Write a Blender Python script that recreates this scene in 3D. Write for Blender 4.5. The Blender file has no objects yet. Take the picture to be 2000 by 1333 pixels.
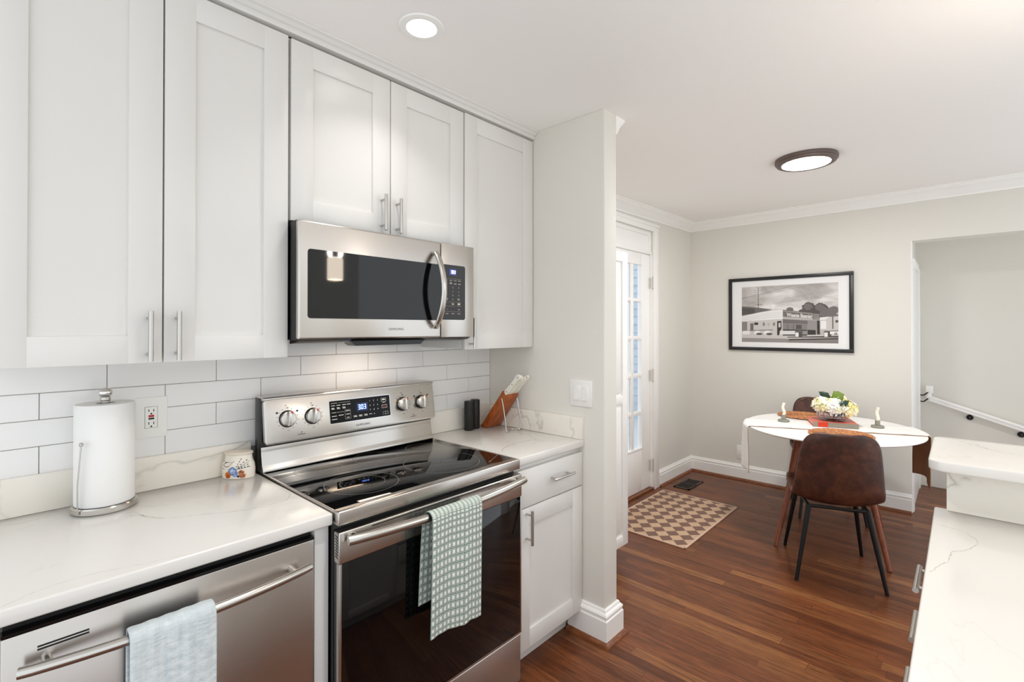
import bpy, bmesh, math, random
from mathutils import Vector, Matrix
random.seed(7)
S = bpy.context.scene
COL = S.collection
PI = math.pi

# ------------------------------------------------------------------ camera
cam_d = bpy.data.cameras.new('camera')
cam = bpy.data.objects.new('camera', cam_d)
COL.objects.link(cam)
cam.location = (-0.6767, -1.9638, 1.4394)
cam.rotation_euler = (PI / 2 + 0.006, 0, -0.8302)
cam_d.sensor_width = 36
cam_d.lens = 950.03 / 2000 * 36
cam_d.shift_x = -10.2 / 2000
cam_d.shift_y = -(666.5 - 636.73) / 2000
cam_d.clip_start = 0.02
S.camera = cam

# ------------------------------------------------------------------ world, exposure
W = bpy.data.worlds.new('world')
S.world = W
W.use_nodes = True
bgn = W.node_tree.nodes['Background']
bgn.inputs[0].default_value = (0.90, 0.95, 1.0, 1)
bgn.inputs[1].default_value = 1.35
S.view_settings.view_transform = 'Standard'
S.view_settings.look = 'None'
S.view_settings.gamma = 1
S.view_settings.use_curve_mapping = False
S.view_settings.exposure = 0.16
S.cycles.use_denoising = True
S.cycles.max_bounces = 10
S.cycles.diffuse_bounces = 7
S.cycles.glossy_bounces = 5
S.cycles.transmission_bounces = 6
S.cycles.transparent_max_bounces = 8
S.cycles.caustics_reflective = False
S.cycles.caustics_refractive = False
S.cycles.sample_clamp_indirect = 6

def area(name, loc, rot, sx, sy, power, col=(1, 1, 1), parent=None, shape='RECTANGLE', spread=PI):
    d = bpy.data.lights.new(name, 'AREA')
    d.shape = shape
    d.size = sx
    d.size_y = sy
    d.energy = power
    d.color = col
    d.spread = spread
    o = bpy.data.objects.new(name, d)
    COL.objects.link(o)
    o.location = loc
    o.rotation_euler = rot
    if parent:
        adopt(o, parent)
    return o

P_DOWN = 1.4         # each recessed can
P_DINE = 17          # dining flush light
P_PEND = 4          # pendant over the bar

# ------------------------------------------------------------------ helpers
WM = {}

def lin(c):
    return tuple((x / 12.92 if x <= 0.04045 else ((x + 0.055) / 1.055) ** 2.4) for x in (v / 255 for v in c))

def adopt(o, p):
    o.parent = p
    if p.name in WM:
        o.matrix_parent_inverse = WM[p.name].inverted()

def thing(name, label, cat, loc=(0, 0, 0), rotz=0, group=None, local=False):
    o = bpy.data.objects.new(name, None)
    COL.objects.link(o)
    o.empty_display_size = 0.05
    o.location = loc
    o.rotation_euler = (0, 0, rotz)
    if not local:
        WM[o.name] = Matrix.Translation(loc) @ Matrix.Rotation(rotz, 4, 'Z')
    tag(o, label, cat, group)
    return o

def tag(o, label, cat, group=None):
    o['label'] = label
    o['category'] = cat
    if group:
        o['group'] = group
    return o

class MB:
    def __init__(s):
        s.bm = bmesh.new()
        s.uv = s.bm.loops.layers.uv.new('UVMap')

    def box(s, x0, x1, y0, y1, z0, z1, b=0.0, seg=2, m=0):
        vs = [s.bm.verts.new((x, y, z)) for x in (x0, x1) for y in (y0, y1) for z in (z0, z1)]
        fs = []
        for q in ((0, 1, 3, 2), (4, 6, 7, 5), (0, 4, 5, 1), (2, 3, 7, 6), (0, 2, 6, 4), (1, 5, 7, 3)):
            f = s.bm.faces.new([vs[i] for i in q])
            f.material_index = m
            fs.append(f)
        if b > 0:
            es = {e for f in fs for e in f.edges}
            r = bmesh.ops.bevel(s.bm, geom=list(es), offset=b, segments=seg, profile=0.5, affect='EDGES')
            for f in r['faces']:
                f.material_index = m
        return s

    def prism(s, poly, axis, a0, a1, m=0, b=0.0, seg=2):
        def P(p, a):
            return {'x': (a, p[0], p[1]), 'y': (p[0], a, p[1]), 'z': (p[0], p[1], a)}[axis]
        A = [s.bm.verts.new(P(p, a0)) for p in poly]
        B = [s.bm.verts.new(P(p, a1)) for p in poly]
        n = len(poly)
        fs = [s.bm.faces.new(A), s.bm.faces.new(B[::-1])]
        for i in range(n):
            fs.append(s.bm.faces.new((A[i], B[i], B[(i + 1) % n], A[(i + 1) % n])))
        for f in fs:
            f.material_index = m
        bmesh.ops.recalc_face_normals(s.bm, faces=fs)
        if b > 0:
            es = {e for f in fs for e in f.edges}
            r = bmesh.ops.bevel(s.bm, geom=list(es), offset=b, segments=seg, profile=0.5, affect='EDGES')
            for f in r['faces']:
                f.material_index = m
        return s

    def tube(s, pts, r, seg=16, m=0, sx=1.0, closed=False):
        pts = [Vector(p) for p in pts]
        n = len(pts)
        rr = r if isinstance(r, (list, tuple)) else [r] * n
        rings = []
        up = None
        for i, p in enumerate(pts):
            if closed:
                t = (pts[(i + 1) % n] - pts[i - 1]).normalized()
            else:
                t = (pts[min(i + 1, n - 1)] - pts[max(i - 1, 0)]).normalized()
            if up is None:
                a = Vector((0, 0, 1)) if abs(t.z) < 0.9 else Vector((1, 0, 0))
                up = (a - t * a.dot(t)).normalized()
            else:
                up = (up - t * up.dot(t)).normalized()
            sd = t.cross(up)
            rings.append([s.bm.verts.new(p + (up * math.cos(2 * PI * k / seg) + sd * math.sin(2 * PI * k / seg) * sx) * rr[i]) for k in range(seg)])
        fs = []
        for i in range(n - 1 + (1 if closed else 0)):
            a, b_ = rings[i], rings[(i + 1) % n]
            for k in range(seg):
                fs.append(s.bm.faces.new((a[k], a[(k + 1) % seg], b_[(k + 1) % seg], b_[k])))
        if not closed:
            fs.append(s.bm.faces.new(rings[0][::-1]))
            fs.append(s.bm.faces.new(rings[-1]))
        for f in fs:
            f.material_index = m
        bmesh.ops.recalc_face_normals(s.bm, faces=fs)
        return s

    def lathe(s, prof, c=(0, 0, 0), seg=32, m=0, sx=1.0, sy=1.0, rot=0.0, caps=True):
        c = Vector(c)
        R = Matrix.Rotation(rot, 3, 'Z')
        rings = []
        for r, z in prof:
            rings.append([s.bm.verts.new(c + R @ Vector((r * sx * math.cos(2 * PI * k / seg), r * sy * math.sin(2 * PI * k / seg), z))) for k in range(seg)])
        fs = []
        for a, b_ in zip(rings, rings[1:]):
            for k in range(seg):
                fs.append(s.bm.faces.new((a[k], a[(k + 1) % seg], b_[(k + 1) % seg], b_[k])))
        if caps:
            fs.append(s.bm.faces.new(rings[0][::-1]))
            fs.append(s.bm.faces.new(rings[-1]))
        for f in fs:
            f.material_index = m
        bmesh.ops.recalc_face_normals(s.bm, faces=fs)
        return s

    def disc(s, c, r, axis='z', seg=32, m=0, ry=None):
        ry = ry or r
        vs = []
        for k in range(seg):
            a, b_ = r * math.cos(2 * PI * k / seg), ry * math.sin(2 * PI * k / seg)
            d = {'z': (a, b_, 0), 'y': (a, 0, b_), 'x': (0, a, b_)}[axis]
            vs.append(s.bm.verts.new(Vector(c) + Vector(d)))
        f = s.bm.faces.new(vs)
        f.material_index = m
        return s

    def poly(s, pts, m=0):
        f = s.bm.faces.new([s.bm.verts.new(p) for p in pts])
        f.material_index = m
        return s

    def grid(s, fn, nu, nv, m=0):
        V = [[None] * (nv + 1) for _ in range(nu + 1)]
        for i in range(nu + 1):
            for j in range(nv + 1):
                V[i][j] = s.bm.verts.new(fn(i / nu, j / nv))
        for i in range(nu):
            for j in range(nv):
                f = s.bm.faces.new((V[i][j], V[i + 1][j], V[i + 1][j + 1], V[i][j + 1]))
                f.material_index = m
                for l, (a, b_) in zip(f.loops, ((i, j), (i + 1, j), (i + 1, j + 1), (i, j + 1))):
                    l[s.uv].uv = (a / nu, b_ / nv)
        return s

    def sphere(s, c, r, m=0, seg=16, sc=(1, 1, 1)):
        mat = Matrix.Translation(c) @ Matrix.Diagonal((r * sc[0], r * sc[1], r * sc[2], 1))
        q = bmesh.ops.create_uvsphere(s.bm, u_segments=seg, v_segments=max(6, seg // 2), radius=1, matrix=mat)
        for v in q['verts']:
            for f in v.link_faces:
                f.material_index = m
        return s

    def text(s, body, size, mat, align='LEFT', m=0, shear=0.0, spacing=1.0, depth=0.0, bold=0.0):
        cu = bpy.data.curves.new('lettering', 'FONT')
        cu.body = body
        cu.size = size
        cu.align_x = align
        cu.shear = shear
        cu.space_character = spacing
        cu.extrude = depth
        cu.offset = bold
        cu.resolution_u = 3
        ob = bpy.data.objects.new('lettering', cu)
        me = bpy.data.meshes.new_from_object(ob)
        n0 = len(s.bm.verts)
        nf = len(s.bm.faces)
        s.bm.from_mesh(me)
        s.bm.verts.ensure_lookup_table()
        s.bm.faces.ensure_lookup_table()
        for v in s.bm.verts[n0:]:
            v.co = mat @ v.co
        for f in s.bm.faces[nf:]:
            f.material_index = m
        bpy.data.meshes.remove(me)
        bpy.data.objects.remove(ob)
        bpy.data.curves.remove(cu)
        return s

    def xf(s, mat):
        for v in s.bm.verts:
            v.co = mat @ v.co
        return s

    def obj(s, name, mats, parent=None, angle=35, flat=False):
        me = bpy.data.meshes.new(name)
        s.bm.to_mesh(me)
        s.bm.free()
        if not isinstance(mats, (list, tuple)):
            mats = [mats]
        for q in mats:
            me.materials.append(q)
        if not flat:
            for p in me.polygons:
                p.use_smooth = True
            me.set_sharp_from_angle(angle=math.radians(angle))
        o = bpy.data.objects.new(name, me)
        COL.objects.link(o)
        if parent:
            adopt(o, parent)
        return o

def struct(o):
    o['kind'] = 'structure'
    return o

def catmull(pts, n):
    P = [pts[0]] + list(pts) + [pts[-1]]
    out = []
    L = len(pts) - 1
    for i in range(n + 1):
        t = i / n * L
        k = min(int(t), L - 1)
        f = t - k
        a, b, c, d = P[k], P[k + 1], P[k + 2], P[k + 3]
        out.append(tuple(0.5 * (2 * b[j] + (c[j] - a[j]) * f + (2 * a[j] - 5 * b[j] + 4 * c[j] - d[j]) * f * f + (3 * b[j] - a[j] - 3 * c[j] + d[j]) * f ** 3) for j in range(len(b))))
    return out

# ------------------------------------------------------------------ materials
class NT:
    def __init__(s, name):
        s.mat = bpy.data.materials.new(name)
        s.mat.use_nodes = True
        s.t = s.mat.node_tree
        s.p = s.t.nodes['Principled BSDF']

    def n(s, typ, **kw):
        nd = s.t.nodes.new(typ)
        for k, v in kw.items():
            setattr(nd, k, v)
        return nd

    def l(s, a, b):
        s.t.links.new(a, b)

    def set(s, **kw):
        for k, v in kw.items():
            s.p.inputs[k.replace('_', ' ')].default_value = v

    def math(s, op, a, b=None, c=None, clamp=False):
        nd = s.n('ShaderNodeMath', operation=op)
        nd.use_clamp = clamp
        for i, v in enumerate((a, b, c)):
            if v is None:
                continue
            if isinstance(v, (int, float)):
                nd.inputs[i].default_value = v
            else:
                s.l(v, nd.inputs[i])
        return nd.outputs[0]

    def ramp(s, fac, stops, interp='LINEAR'):
        nd = s.n('ShaderNodeValToRGB')
        cr = nd.color_ramp
        cr.interpolation = interp
        while len(cr.elements) < len(stops):
            cr.elements.new(0.5)
        for e, (p, c) in zip(cr.elements, stops):
            e.position = p
            e.color = (*c, 1) if len(c) == 3 else c
        s.l(fac, nd.inputs[0])
        return nd.outputs[0]

    def mix(s, fac, a, b, blend='MIX'):
        nd = s.n('ShaderNodeMix', data_type='RGBA', blend_type=blend)
        for sock, v in ((nd.inputs[0], fac), (nd.inputs[6], a), (nd.inputs[7], b)):
            if isinstance(v, (int, float)):
                sock.default_value = v
            elif isinstance(v, tuple):
                sock.default_value = (*v, 1) if len(v) == 3 else v
            else:
                s.l(v, sock)
        return nd.outputs[2]

    def coord(s, kind='Object', scale=(1, 1, 1), rot=(0, 0, 0)):
        tc = s.n('ShaderNodeTexCoord')
        mp = s.n('ShaderNodeMapping')
        mp.inputs['Scale'].default_value = scale
        mp.inputs['Rotation'].default_value = rot
        s.l(tc.outputs[kind], mp.inputs[0])
        return mp.outputs[0]

    def noise(s, vec, scale, detail=3, rough=0.5, dist=0):
        nd = s.n('ShaderNodeTexNoise')
        nd.inputs['Scale'].default_value = scale
        nd.inputs['Detail'].default_value = detail
        nd.inputs['Roughness'].default_value = rough
        nd.inputs['Distortion'].default_value = dist
        if vec is not None:
            s.l(vec, nd.inputs['Vector'])
        return nd.outputs[0]

    def bump(s, h, strength=0.2, dist=0.002):
        nd = s.n('ShaderNodeBump')
        nd.inputs['Strength'].default_value = strength
        nd.inputs['Distance'].default_value = dist
        s.l(h, nd.inputs['Height'])
        s.l(nd.outputs[0], s.p.inputs['Normal'])

def simple(name, c, rough=0.5, metal=0.0, spec=0.5, coat=0.0, emit=None, estr=0.0):
    m = NT(name)
    m.set(Base_Color=(*lin(c), 1), Roughness=rough, Metallic=metal)
    m.p.inputs['Specular IOR Level'].default_value = spec
    m.p.inputs['Coat Weight'].default_value = coat
    if emit:
        m.p.inputs['Emission Color'].default_value = (*lin(emit), 1)
        m.p.inputs['Emission Strength'].default_value = estr
    return m.mat

def paint(name, c, rough=0.55, tex=0.04):
    m = NT(name)
    m.set(Base_Color=(*lin(c), 1), Roughness=rough)
    m.p.inputs['Specular IOR Level'].default_value = 0.35
    m.bump(m.noise(m.coord(), 220, 2), tex, 0.001)
    return m.mat

M_wall = paint('wall_paint', (225, 222, 214), 0.6)
M_ceil = paint('ceiling_paint', (248, 246, 243), 0.7)
M_trim = simple('trim_paint', (246, 245, 242), 0.32)
M_cab = simple('cabinet_paint', (223, 221, 217), 0.3)
M_cabin = simple('cabinet_interior', (205, 200, 190), 0.5)
M_disp = simple('display_black_glass', (9, 9, 10), 0.08, 0, 0.18)
M_gap = simple('dark_gap', (14, 13, 12), 0.7)
M_black = simple('black_enamel', (13, 13, 14), 0.3)
M_blackgloss = simple('black_glass', (7, 7, 8), 0.035, 0, 0.5)
M_blackplastic = simple('black_plastic', (22, 21, 20), 0.4)
M_plastic = simple('white_plastic', (240, 239, 235), 0.3)
M_paper = simple('paper_towel_paper', (236, 235, 233), 0.9)
M_lens = simple('lamp_lens', (255, 255, 255), 0.4, emit=(255, 247, 236), estr=9.0)
M_pend = simple('pendant_glass', (255, 250, 240), 0.4, emit=(255, 238, 218), estr=15.0)
M_white_print = simple('key_print', (228, 228, 224), 0.5)
M_dark_print = simple('panel_print', (45, 42, 40), 0.5)
M_red = simple('red_plastic', (190, 25, 30), 0.4)
M_blue_led = simple('display_digits', (120, 150, 255), 0.4, emit=(110, 150, 255), estr=6.0)
M_blue_glow = simple('display_backlight', (8, 10, 40), 0.3, emit=(24, 36, 200), estr=0.1)
M_bronze = simple('bronze_ring', (112, 98, 92), 0.42, 0.5)
M_wax = simple('candle_wax', (244, 238, 222), 0.5)
M_concrete = paint('grey_ceramic', (146, 146, 134), 0.7, 0.3)
M_blackmetal = simple('black_metal', (20, 20, 21), 0.42, 0.4)
M_blackmill = simple('black_mill_lacquer', (24, 23, 21), 0.5)
M_ivory = simple('ivory_handle', (238, 234, 222), 0.3)
M_rivet = simple('rivet_metal', (90, 86, 80), 0.3, 1.0)
M_ceramic = simple('cream_ceramic', (238, 230, 216), 0.18, coat=0.3)
M_hinge = simple('hinge_metal', (214, 211, 204), 0.3, 0.6)
M_tabletop = simple('white_laminate', (246, 244, 241), 0.3)
M_tabedge = simple('beige_table_edge', (205, 180, 165), 0.5)

def steel(name, c=(203, 198, 192), rough=0.26, dirv=(0, 0, 1), grain=(2, 400, 400), aniso=0.6, bump=0.03):
    m = NT(name)
    m.set(Base_Color=(*lin(c), 1), Metallic=1.0, Roughness=rough)
    m.p.inputs['Anisotropic'].default_value = aniso
    cv = m.n('ShaderNodeCombineXYZ')
    for i in range(3):
        cv.inputs[i].default_value = dirv[i]
    m.l(cv.outputs[0], m.p.inputs['Tangent'])
    return m.mat

M_steel = steel('brushed_steel')
M_steel_dw = steel('brushed_steel_door', (196, 190, 184), 0.27)
M_nickel = steel('satin_nickel', (196, 192, 186), 0.24, (0, 0, 1), (200, 200, 4), 0.3, 0.0)
M_chrome = simple('chrome', (225, 223, 220), 0.1, 1.0)
M_wire = simple('steel_wire', (205, 202, 198), 0.2, 1.0)

def tile_mat():
    m = NT('glazed_white_tile')
    m.set(Base_Color=(*lin((238, 237, 236)), 1), Roughness=0.1)
    m.bump(m.noise(m.coord(), 14, 2), 0.05, 0.004)
    return m.mat
M_tile = tile_mat()
M_grout = simple('grey_grout', (150, 143, 134), 0.9)

def quartz(name, seed=0.0, scale=1.0, amount=1.0, base=(222, 219, 214), rot=(0.0, 0.0, 0.5), squash=0.55):
    m = NT(name)
    tc = m.n('ShaderNodeTexCoord')
    mp = m.n('ShaderNodeMapping')
    mp.inputs['Location'].default_value = (seed, seed * 0.7, seed * 1.3)
    mp.inputs['Rotation'].default_value = rot
    mp.inputs['Scale'].default_value = (squash, 1, 1)
    m.l(tc.outputs['Object'], mp.inputs[0])
    v = mp.outputs[0]
    a = m.noise(v, 1.5 * scale, 5, 0.5, 0.5)
    d = m.math('ABSOLUTE', m.math('SUBTRACT', a, 0.5))
    b = m.noise(v, 2.9 * scale, 5, 0.55, 0.7)
    e = m.math('ABSOLUTE', m.math('SUBTRACT', b, 0.47))
    thin = m.ramp(d, [(0.0, (1, 1, 1)), (0.0022, (0.6, 0.6, 0.6)), (0.005, (0, 0, 0))])
    soft = m.ramp(d, [(0.0, (1, 1, 1)), (0.03, (0, 0, 0))])
    thin2 = m.ramp(e, [(0.0, (1, 1, 1)), (0.006, (0, 0, 0))])
    mask = m.ramp(m.noise(v, 2.3, 2, 0.5), [(0.36, (0, 0, 0)), (0.6, (1, 1, 1))])
    mask2 = m.ramp(m.noise(v, 3.1, 3, 0.6, 0.4), [(0.5, (0, 0, 0)), (0.66, (1, 1, 1))])
    f1 = m.math('MULTIPLY', m.math('MULTIPLY', thin, mask), 0.65 * amount)
    f2 = m.math('MULTIPLY', m.math('MULTIPLY', soft, mask2), 0.11 * amount)
    f3 = m.math('MULTIPLY', m.math('MULTIPLY', thin2, mask2), 0.4 * amount)
    cloud = m.noise(v, 1.1, 4, 0.6)
    b0 = m.mix(m.math('MULTIPLY', cloud, 0.16), lin(base), lin((216, 211, 203)))
    c1 = m.mix(f2, b0, lin((176, 170, 158)))
    c2 = m.mix(m.math('MAXIMUM', f1, f3), c1, lin((140, 131, 120)))
    m.l(c2, m.p.inputs['Base Color'])
    m.set(Roughness=0.16)
    return m.mat
M_quartz = quartz('white_veined_quartz', 0.72, 0.8, 0.35)
M_quartz2 = quartz('white_quartz_slab', 3.1, 0.7, 0.25)
M_quartz3 = quartz('veined_quartz_splash', 1.9, 1.0, 0.8, (234, 229, 219))

def wood_floor():
    m = NT('oak_strip_floor')
    tc = m.n('ShaderNodeTexCoord')
    sx = m.n('ShaderNodeSeparateXYZ')
    m.l(tc.outputs['Object'], sx.inputs[0])
    x, y = sx.outputs[0], sx.outputs[1]
    px = m.math('DIVIDE', x, 0.0572)
    row = m.math('FLOOR', px)
    wn = m.n('ShaderNodeTexWhiteNoise', noise_dimensions='1D')
    m.l(row, wn.inputs['W'])
    py = m.math('ADD', m.math('DIVIDE', y, 0.95), m.math('MULTIPLY', wn.outputs['Value'], 13.7))
    colm = m.math('FLOOR', py)
    cb = m.n('ShaderNodeCombineXYZ')
    m.l(row, cb.inputs[0])
    m.l(colm, cb.inputs[1])
    w2 = m.n('ShaderNodeTexWhiteNoise', noise_dimensions='2D')
    m.l(cb.outputs[0], w2.inputs['Vector'])
    rnd = w2.outputs['Value']
    base = m.ramp(rnd, [(0.0, lin((100, 55, 31))), (0.3, lin((118, 67, 38))), (0.62, lin((130, 77, 45))), (0.85, lin((111, 62, 35))), (1.0, lin((154, 101, 60)))])
    gv = m.n('ShaderNodeCombineXYZ')
    m.l(m.math('MULTIPLY_ADD', x, 55, m.math('MULTIPLY', rnd, 40)), gv.inputs[0])
    m.l(m.math('MULTIPLY_ADD', y, 2.4, m.math('MULTIPLY', rnd, 70)), gv.inputs[1])
    g1 = m.noise(gv.outputs[0], 1.0, 5, 0.65, 1.2)
    gv2 = m.n('ShaderNodeCombineXYZ')
    m.l(m.math('MULTIPLY_ADD', x, 380, m.math('MULTIPLY', rnd, 90)), gv2.inputs[0])
    m.l(m.math('MULTIPLY', y, 9), gv2.inputs[1])
    g2 = m.noise(gv2.outputs[0], 1.0, 3, 0.6, 0.3)
    d1 = m.ramp(g1, [(0.27, (0.34, 0.32, 0.30)), (0.45, (0.86, 0.85, 0.84)), (0.58, (1.08, 1.06, 1.03)), (0.78, (1.42, 1.34, 1.22))])
    d2 = m.ramp(g2, [(0.36, (0.45, 0.43, 0.41)), (0.52, (1, 1, 1)), (0.8, (1.18, 1.16, 1.12))])
    c = m.mix(1.0, base, d1, 'MULTIPLY')
    c = m.mix(1.0, c, d2, 'MULTIPLY')
    fx = m.math('FRACT', px)
    sx_ = m.math('LESS_THAN', m.math('MINIMUM', fx, m.math('SUBTRACT', 1.0, fx)), 0.022)
    fy = m.math('FRACT', py)
    sy_ = m.math('LESS_THAN', m.math('MINIMUM', fy, m.math('SUBTRACT', 1.0, fy)), 0.0016)
    seam = m.math('MAXIMUM', m.math('MULTIPLY', sx_, 0.36), m.math('MULTIPLY', sy_, 0.45))
    c = m.mix(seam, c, lin((48, 27, 17)))
    m.l(c, m.p.inputs['Base Color'])
    m.l(m.math('MULTIPLY_ADD', g2, 0.16, 0.26), m.p.inputs['Roughness'])
    m.p.inputs['Specular IOR Level'].default_value = 0.32
    m.bump(m.math('SUBTRACT', g2, m.math('MULTIPLY', seam, 1.5)), 0.12, 0.001)
    return m.mat
M_floor = wood_floor()

def wood(name, c1, c2, scale=(40, 40, 4), rough=0.35, dist=1.0):
    m = NT(name)
    g = m.noise(m.coord(scale=scale), 1.0, 4, 0.6, dist)
    m.l(m.ramp(g, [(0.3, lin(c1)), (0.7, lin(c2))]), m.p.inputs['Base Color'])
    m.set(Roughness=rough)
    return m.mat
M_shoe = wood('stained_shoe_moulding', (104, 58, 32), (142, 86, 50), (20, 20, 60))
M_leg = wood('walnut_leg', (104, 48, 24), (150, 78, 42), (60, 60, 6), 0.4)
M_block = wood('cherry_block', (132, 62, 24), (178, 96, 42), (50, 18, 18), 0.4)

def leather():
    m = NT('brown_leather')
    v = m.coord()
    a = m.noise(v, 7, 5, 0.65, 0.6)
    b = m.noise(v, 28, 4, 0.6, 0.3)
    f = m.math('MULTIPLY_ADD', b, 0.45, m.math('MULTIPLY', a, 0.6))
    m.l(m.ramp(f, [(0.36, lin((50, 27, 20))), (0.52, lin((70, 38, 26))), (0.70, lin((98, 56, 36)))]), m.p.inputs['Base Color'])
    m.set(Roughness=0.42)
    m.bump(m.noise(v, 260, 2), 0.12, 0.001)
    return m.mat
M_leather = leather()

def check_towel():
    m = NT('green_check_weave')
    tc = m.n('ShaderNodeTexCoord')
    sx = m.n('ShaderNodeSeparateXYZ')
    m.l(tc.outputs['UV'], sx.inputs[0])
    u = m.math('FRACT', m.math('MULTIPLY', sx.outputs[0], 13))
    v = m.math('FRACT', m.math('MULTIPLY', sx.outputs[1], 45))
    du = m.math('ABSOLUTE', m.math('SUBTRACT', u, 0.5))
    dv = m.math('ABSOLUTE', m.math('SUBTRACT', v, 0.5))
    mx = m.math('MAXIMUM', du, dv)
    line = m.ramp(mx, [(0.0, lin((240, 243, 236))), (0.26, lin((232, 237, 228))), (0.285, lin((62, 82, 74))), (0.335, lin((104, 126, 116))), (0.36, lin((212, 220, 212))), (0.43, lin((204, 214, 206))), (0.455, lin((62, 82, 74))), (0.5, lin((120, 140, 130)))])
    nz = m.noise(m.coord('UV', (90, 300, 1)), 1.0, 2)
    c = m.mix(0.22, line, m.ramp(nz, [(0.3, (0.25, 0.3, 0.27)), (0.7, (1, 1, 1))]), 'MULTIPLY')
    m.l(c, m.p.inputs['Base Color'])
    m.set(Roughness=0.95)
    m.bump(m.math('MULTIPLY', mx, -1.0), 0.7, 0.004)
    return m.mat
M_check = check_towel()

def grey_towel():
    m = NT('pale_grey_towelling')
    a = m.noise(m.coord('UV', (6, 130, 1)), 1.0, 3, 0.7)
    b = m.noise(m.coord('UV', (160, 400, 1)), 1.0, 2, 0.7)
    c_ = m.noise(m.coord('UV', (14, 4, 1)), 1.0, 2, 0.5)
    f = m.math('ADD', m.math('MULTIPLY', a, 0.45), m.math('ADD', m.math('MULTIPLY', b, 0.35), m.math('MULTIPLY', c_, 0.2)))
    m.l(m.ramp(f, [(0.36, lin((178, 190, 194))), (0.5, lin((208, 216, 218))), (0.64, lin((232, 236, 236)))]), m.p.inputs['Base Color'])
    m.set(Roughness=0.95)
    m.bump(f, 0.7, 0.004)
    return m.mat
M_greytowel = grey_towel()

def runner_mat():
    m = NT('striped_linen_runner')
    tc = m.n('ShaderNodeTexCoord')
    sx = m.n('ShaderNodeSeparateXYZ')
    m.l(tc.outputs['UV'], sx.inputs[0])
    f = m.math('FRACT', m.math('MULTIPLY', sx.outputs[0], 9))
    g = m.math('FRACT', m.math('MULTIPLY', sx.outputs[1], 46))
    st = m.math('MAXIMUM', m.math('LESS_THAN', f, 0.16), m.math('MULTIPLY', m.math('LESS_THAN', g, 0.14), 0.5))
    nz = m.noise(m.coord('UV', (40, 300, 1)), 1.0, 2)
    st2 = m.math('MULTIPLY', st, m.math('MULTIPLY_ADD', nz, 0.34, 0.04))
    c = m.mix(st2, lin((240, 237, 233)), lin((160, 160, 164)))
    m.l(c, m.p.inputs['Base Color'])
    m.set(Roughness=0.95)
    return m.mat
M_runner = runner_mat()
M_lining = paint('tan_linen_lining', (168, 128, 98), 0.95, 0.3)

def seagrass():
    m = NT('woven_seagrass')
    v = m.coord(scale=(1, 1, 1))
    vo = m.n('ShaderNodeTexVoronoi')
    vo.inputs['Scale'].default_value = 85
    m.l(v, vo.inputs['Vector'])
    f = m.math('ADD', m.math('MULTIPLY', m.noise(v, 60, 3, 0.6, 1.5), 0.6), m.math('MULTIPLY', vo.outputs['Distance'], 0.5))
    m.l(m.ramp(f, [(0.3, lin((98, 52, 28))), (0.5, lin((172, 108, 66))), (0.72, lin((214, 160, 112)))]), m.p.inputs['Base Color'])
    m.set(Roughness=0.85)
    m.bump(f, 0.8, 0.004)
    return m.mat
M_seagrass = seagrass()

def mat_rug():
    m = NT('checkered_doormat_weave')
    tc = m.n('ShaderNodeTexCoord')
    sx = m.n('ShaderNodeSeparateXYZ')
    m.l(tc.outputs['Object'], sx.inputs[0])
    x, y = sx.outputs[0], sx.outputs[1]
    k = 1 / 0.103
    a = m.math('FLOOR', m.math('MULTIPLY', m.math('ADD', x, y), k))
    b = m.math('FLOOR', m.math('MULTIPLY', m.math('SUBTRACT', x, y), k))
    odd = m.math('ABSOLUTE', m.math('MODULO', m.math('ADD', a, b), 2))
    nz = m.noise(m.coord(scale=(300, 300, 1)), 1.0, 2)
    c = m.mix(odd, lin((204, 172, 142)), lin((128, 98, 86)))
    c = m.mix(0.25, c, m.ramp(nz, [(0.3, (0.45, 0.45, 0.45)), (0.7, (1, 1, 1))]), 'MULTIPLY')
    m.l(c, m.p.inputs['Base Color'])
    m.set(Roughness=0.95)
    m.bump(nz, 0.4, 0.002)
    return m.mat
M_rug = mat_rug()
M_rugedge = simple('doormat_piping', (212, 182, 164), 0.9)

def glass(name, tint=(1, 1, 1), rough=0.0, ior=1.45):
    m = NT(name)
    tr = m.n('ShaderNodeBsdfTransparent')
    tr.inputs[0].default_value = (*tint, 1)
    gl = m.n('ShaderNodeBsdfGlossy')
    gl.inputs['Roughness'].default_value = rough
    lw = m.n('ShaderNodeLayerWeight')
    f0 = ((ior - 1) / (ior + 1)) ** 2
    fr = m.math('MULTIPLY_ADD', m.math('POWER', lw.outputs['Facing'], 5.0), 1 - f0, f0)
    mx = m.n('ShaderNodeMixShader')
    m.l(fr, mx.inputs[0])
    m.l(tr.outputs[0], mx.inputs[1])
    m.l(gl.outputs[0], mx.inputs[2])
    m.l(mx.outputs[0], m.t.nodes['Material Output'].inputs[0])
    return m.mat
M_glass = glass('window_glass')
M_picglass = glass('picture_glass', (1, 1, 1), 0.02, 1.25)

def crystal():
    m = NT('cut_crystal')
    m.set(Base_Color=(0.96, 0.94, 0.94, 1), Roughness=0.03)
    m.p.inputs['Transmission Weight'].default_value = 1.0
    m.p.inputs['IOR'].default_value = 1.5
    return m.mat
M_crystal = crystal()

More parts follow.
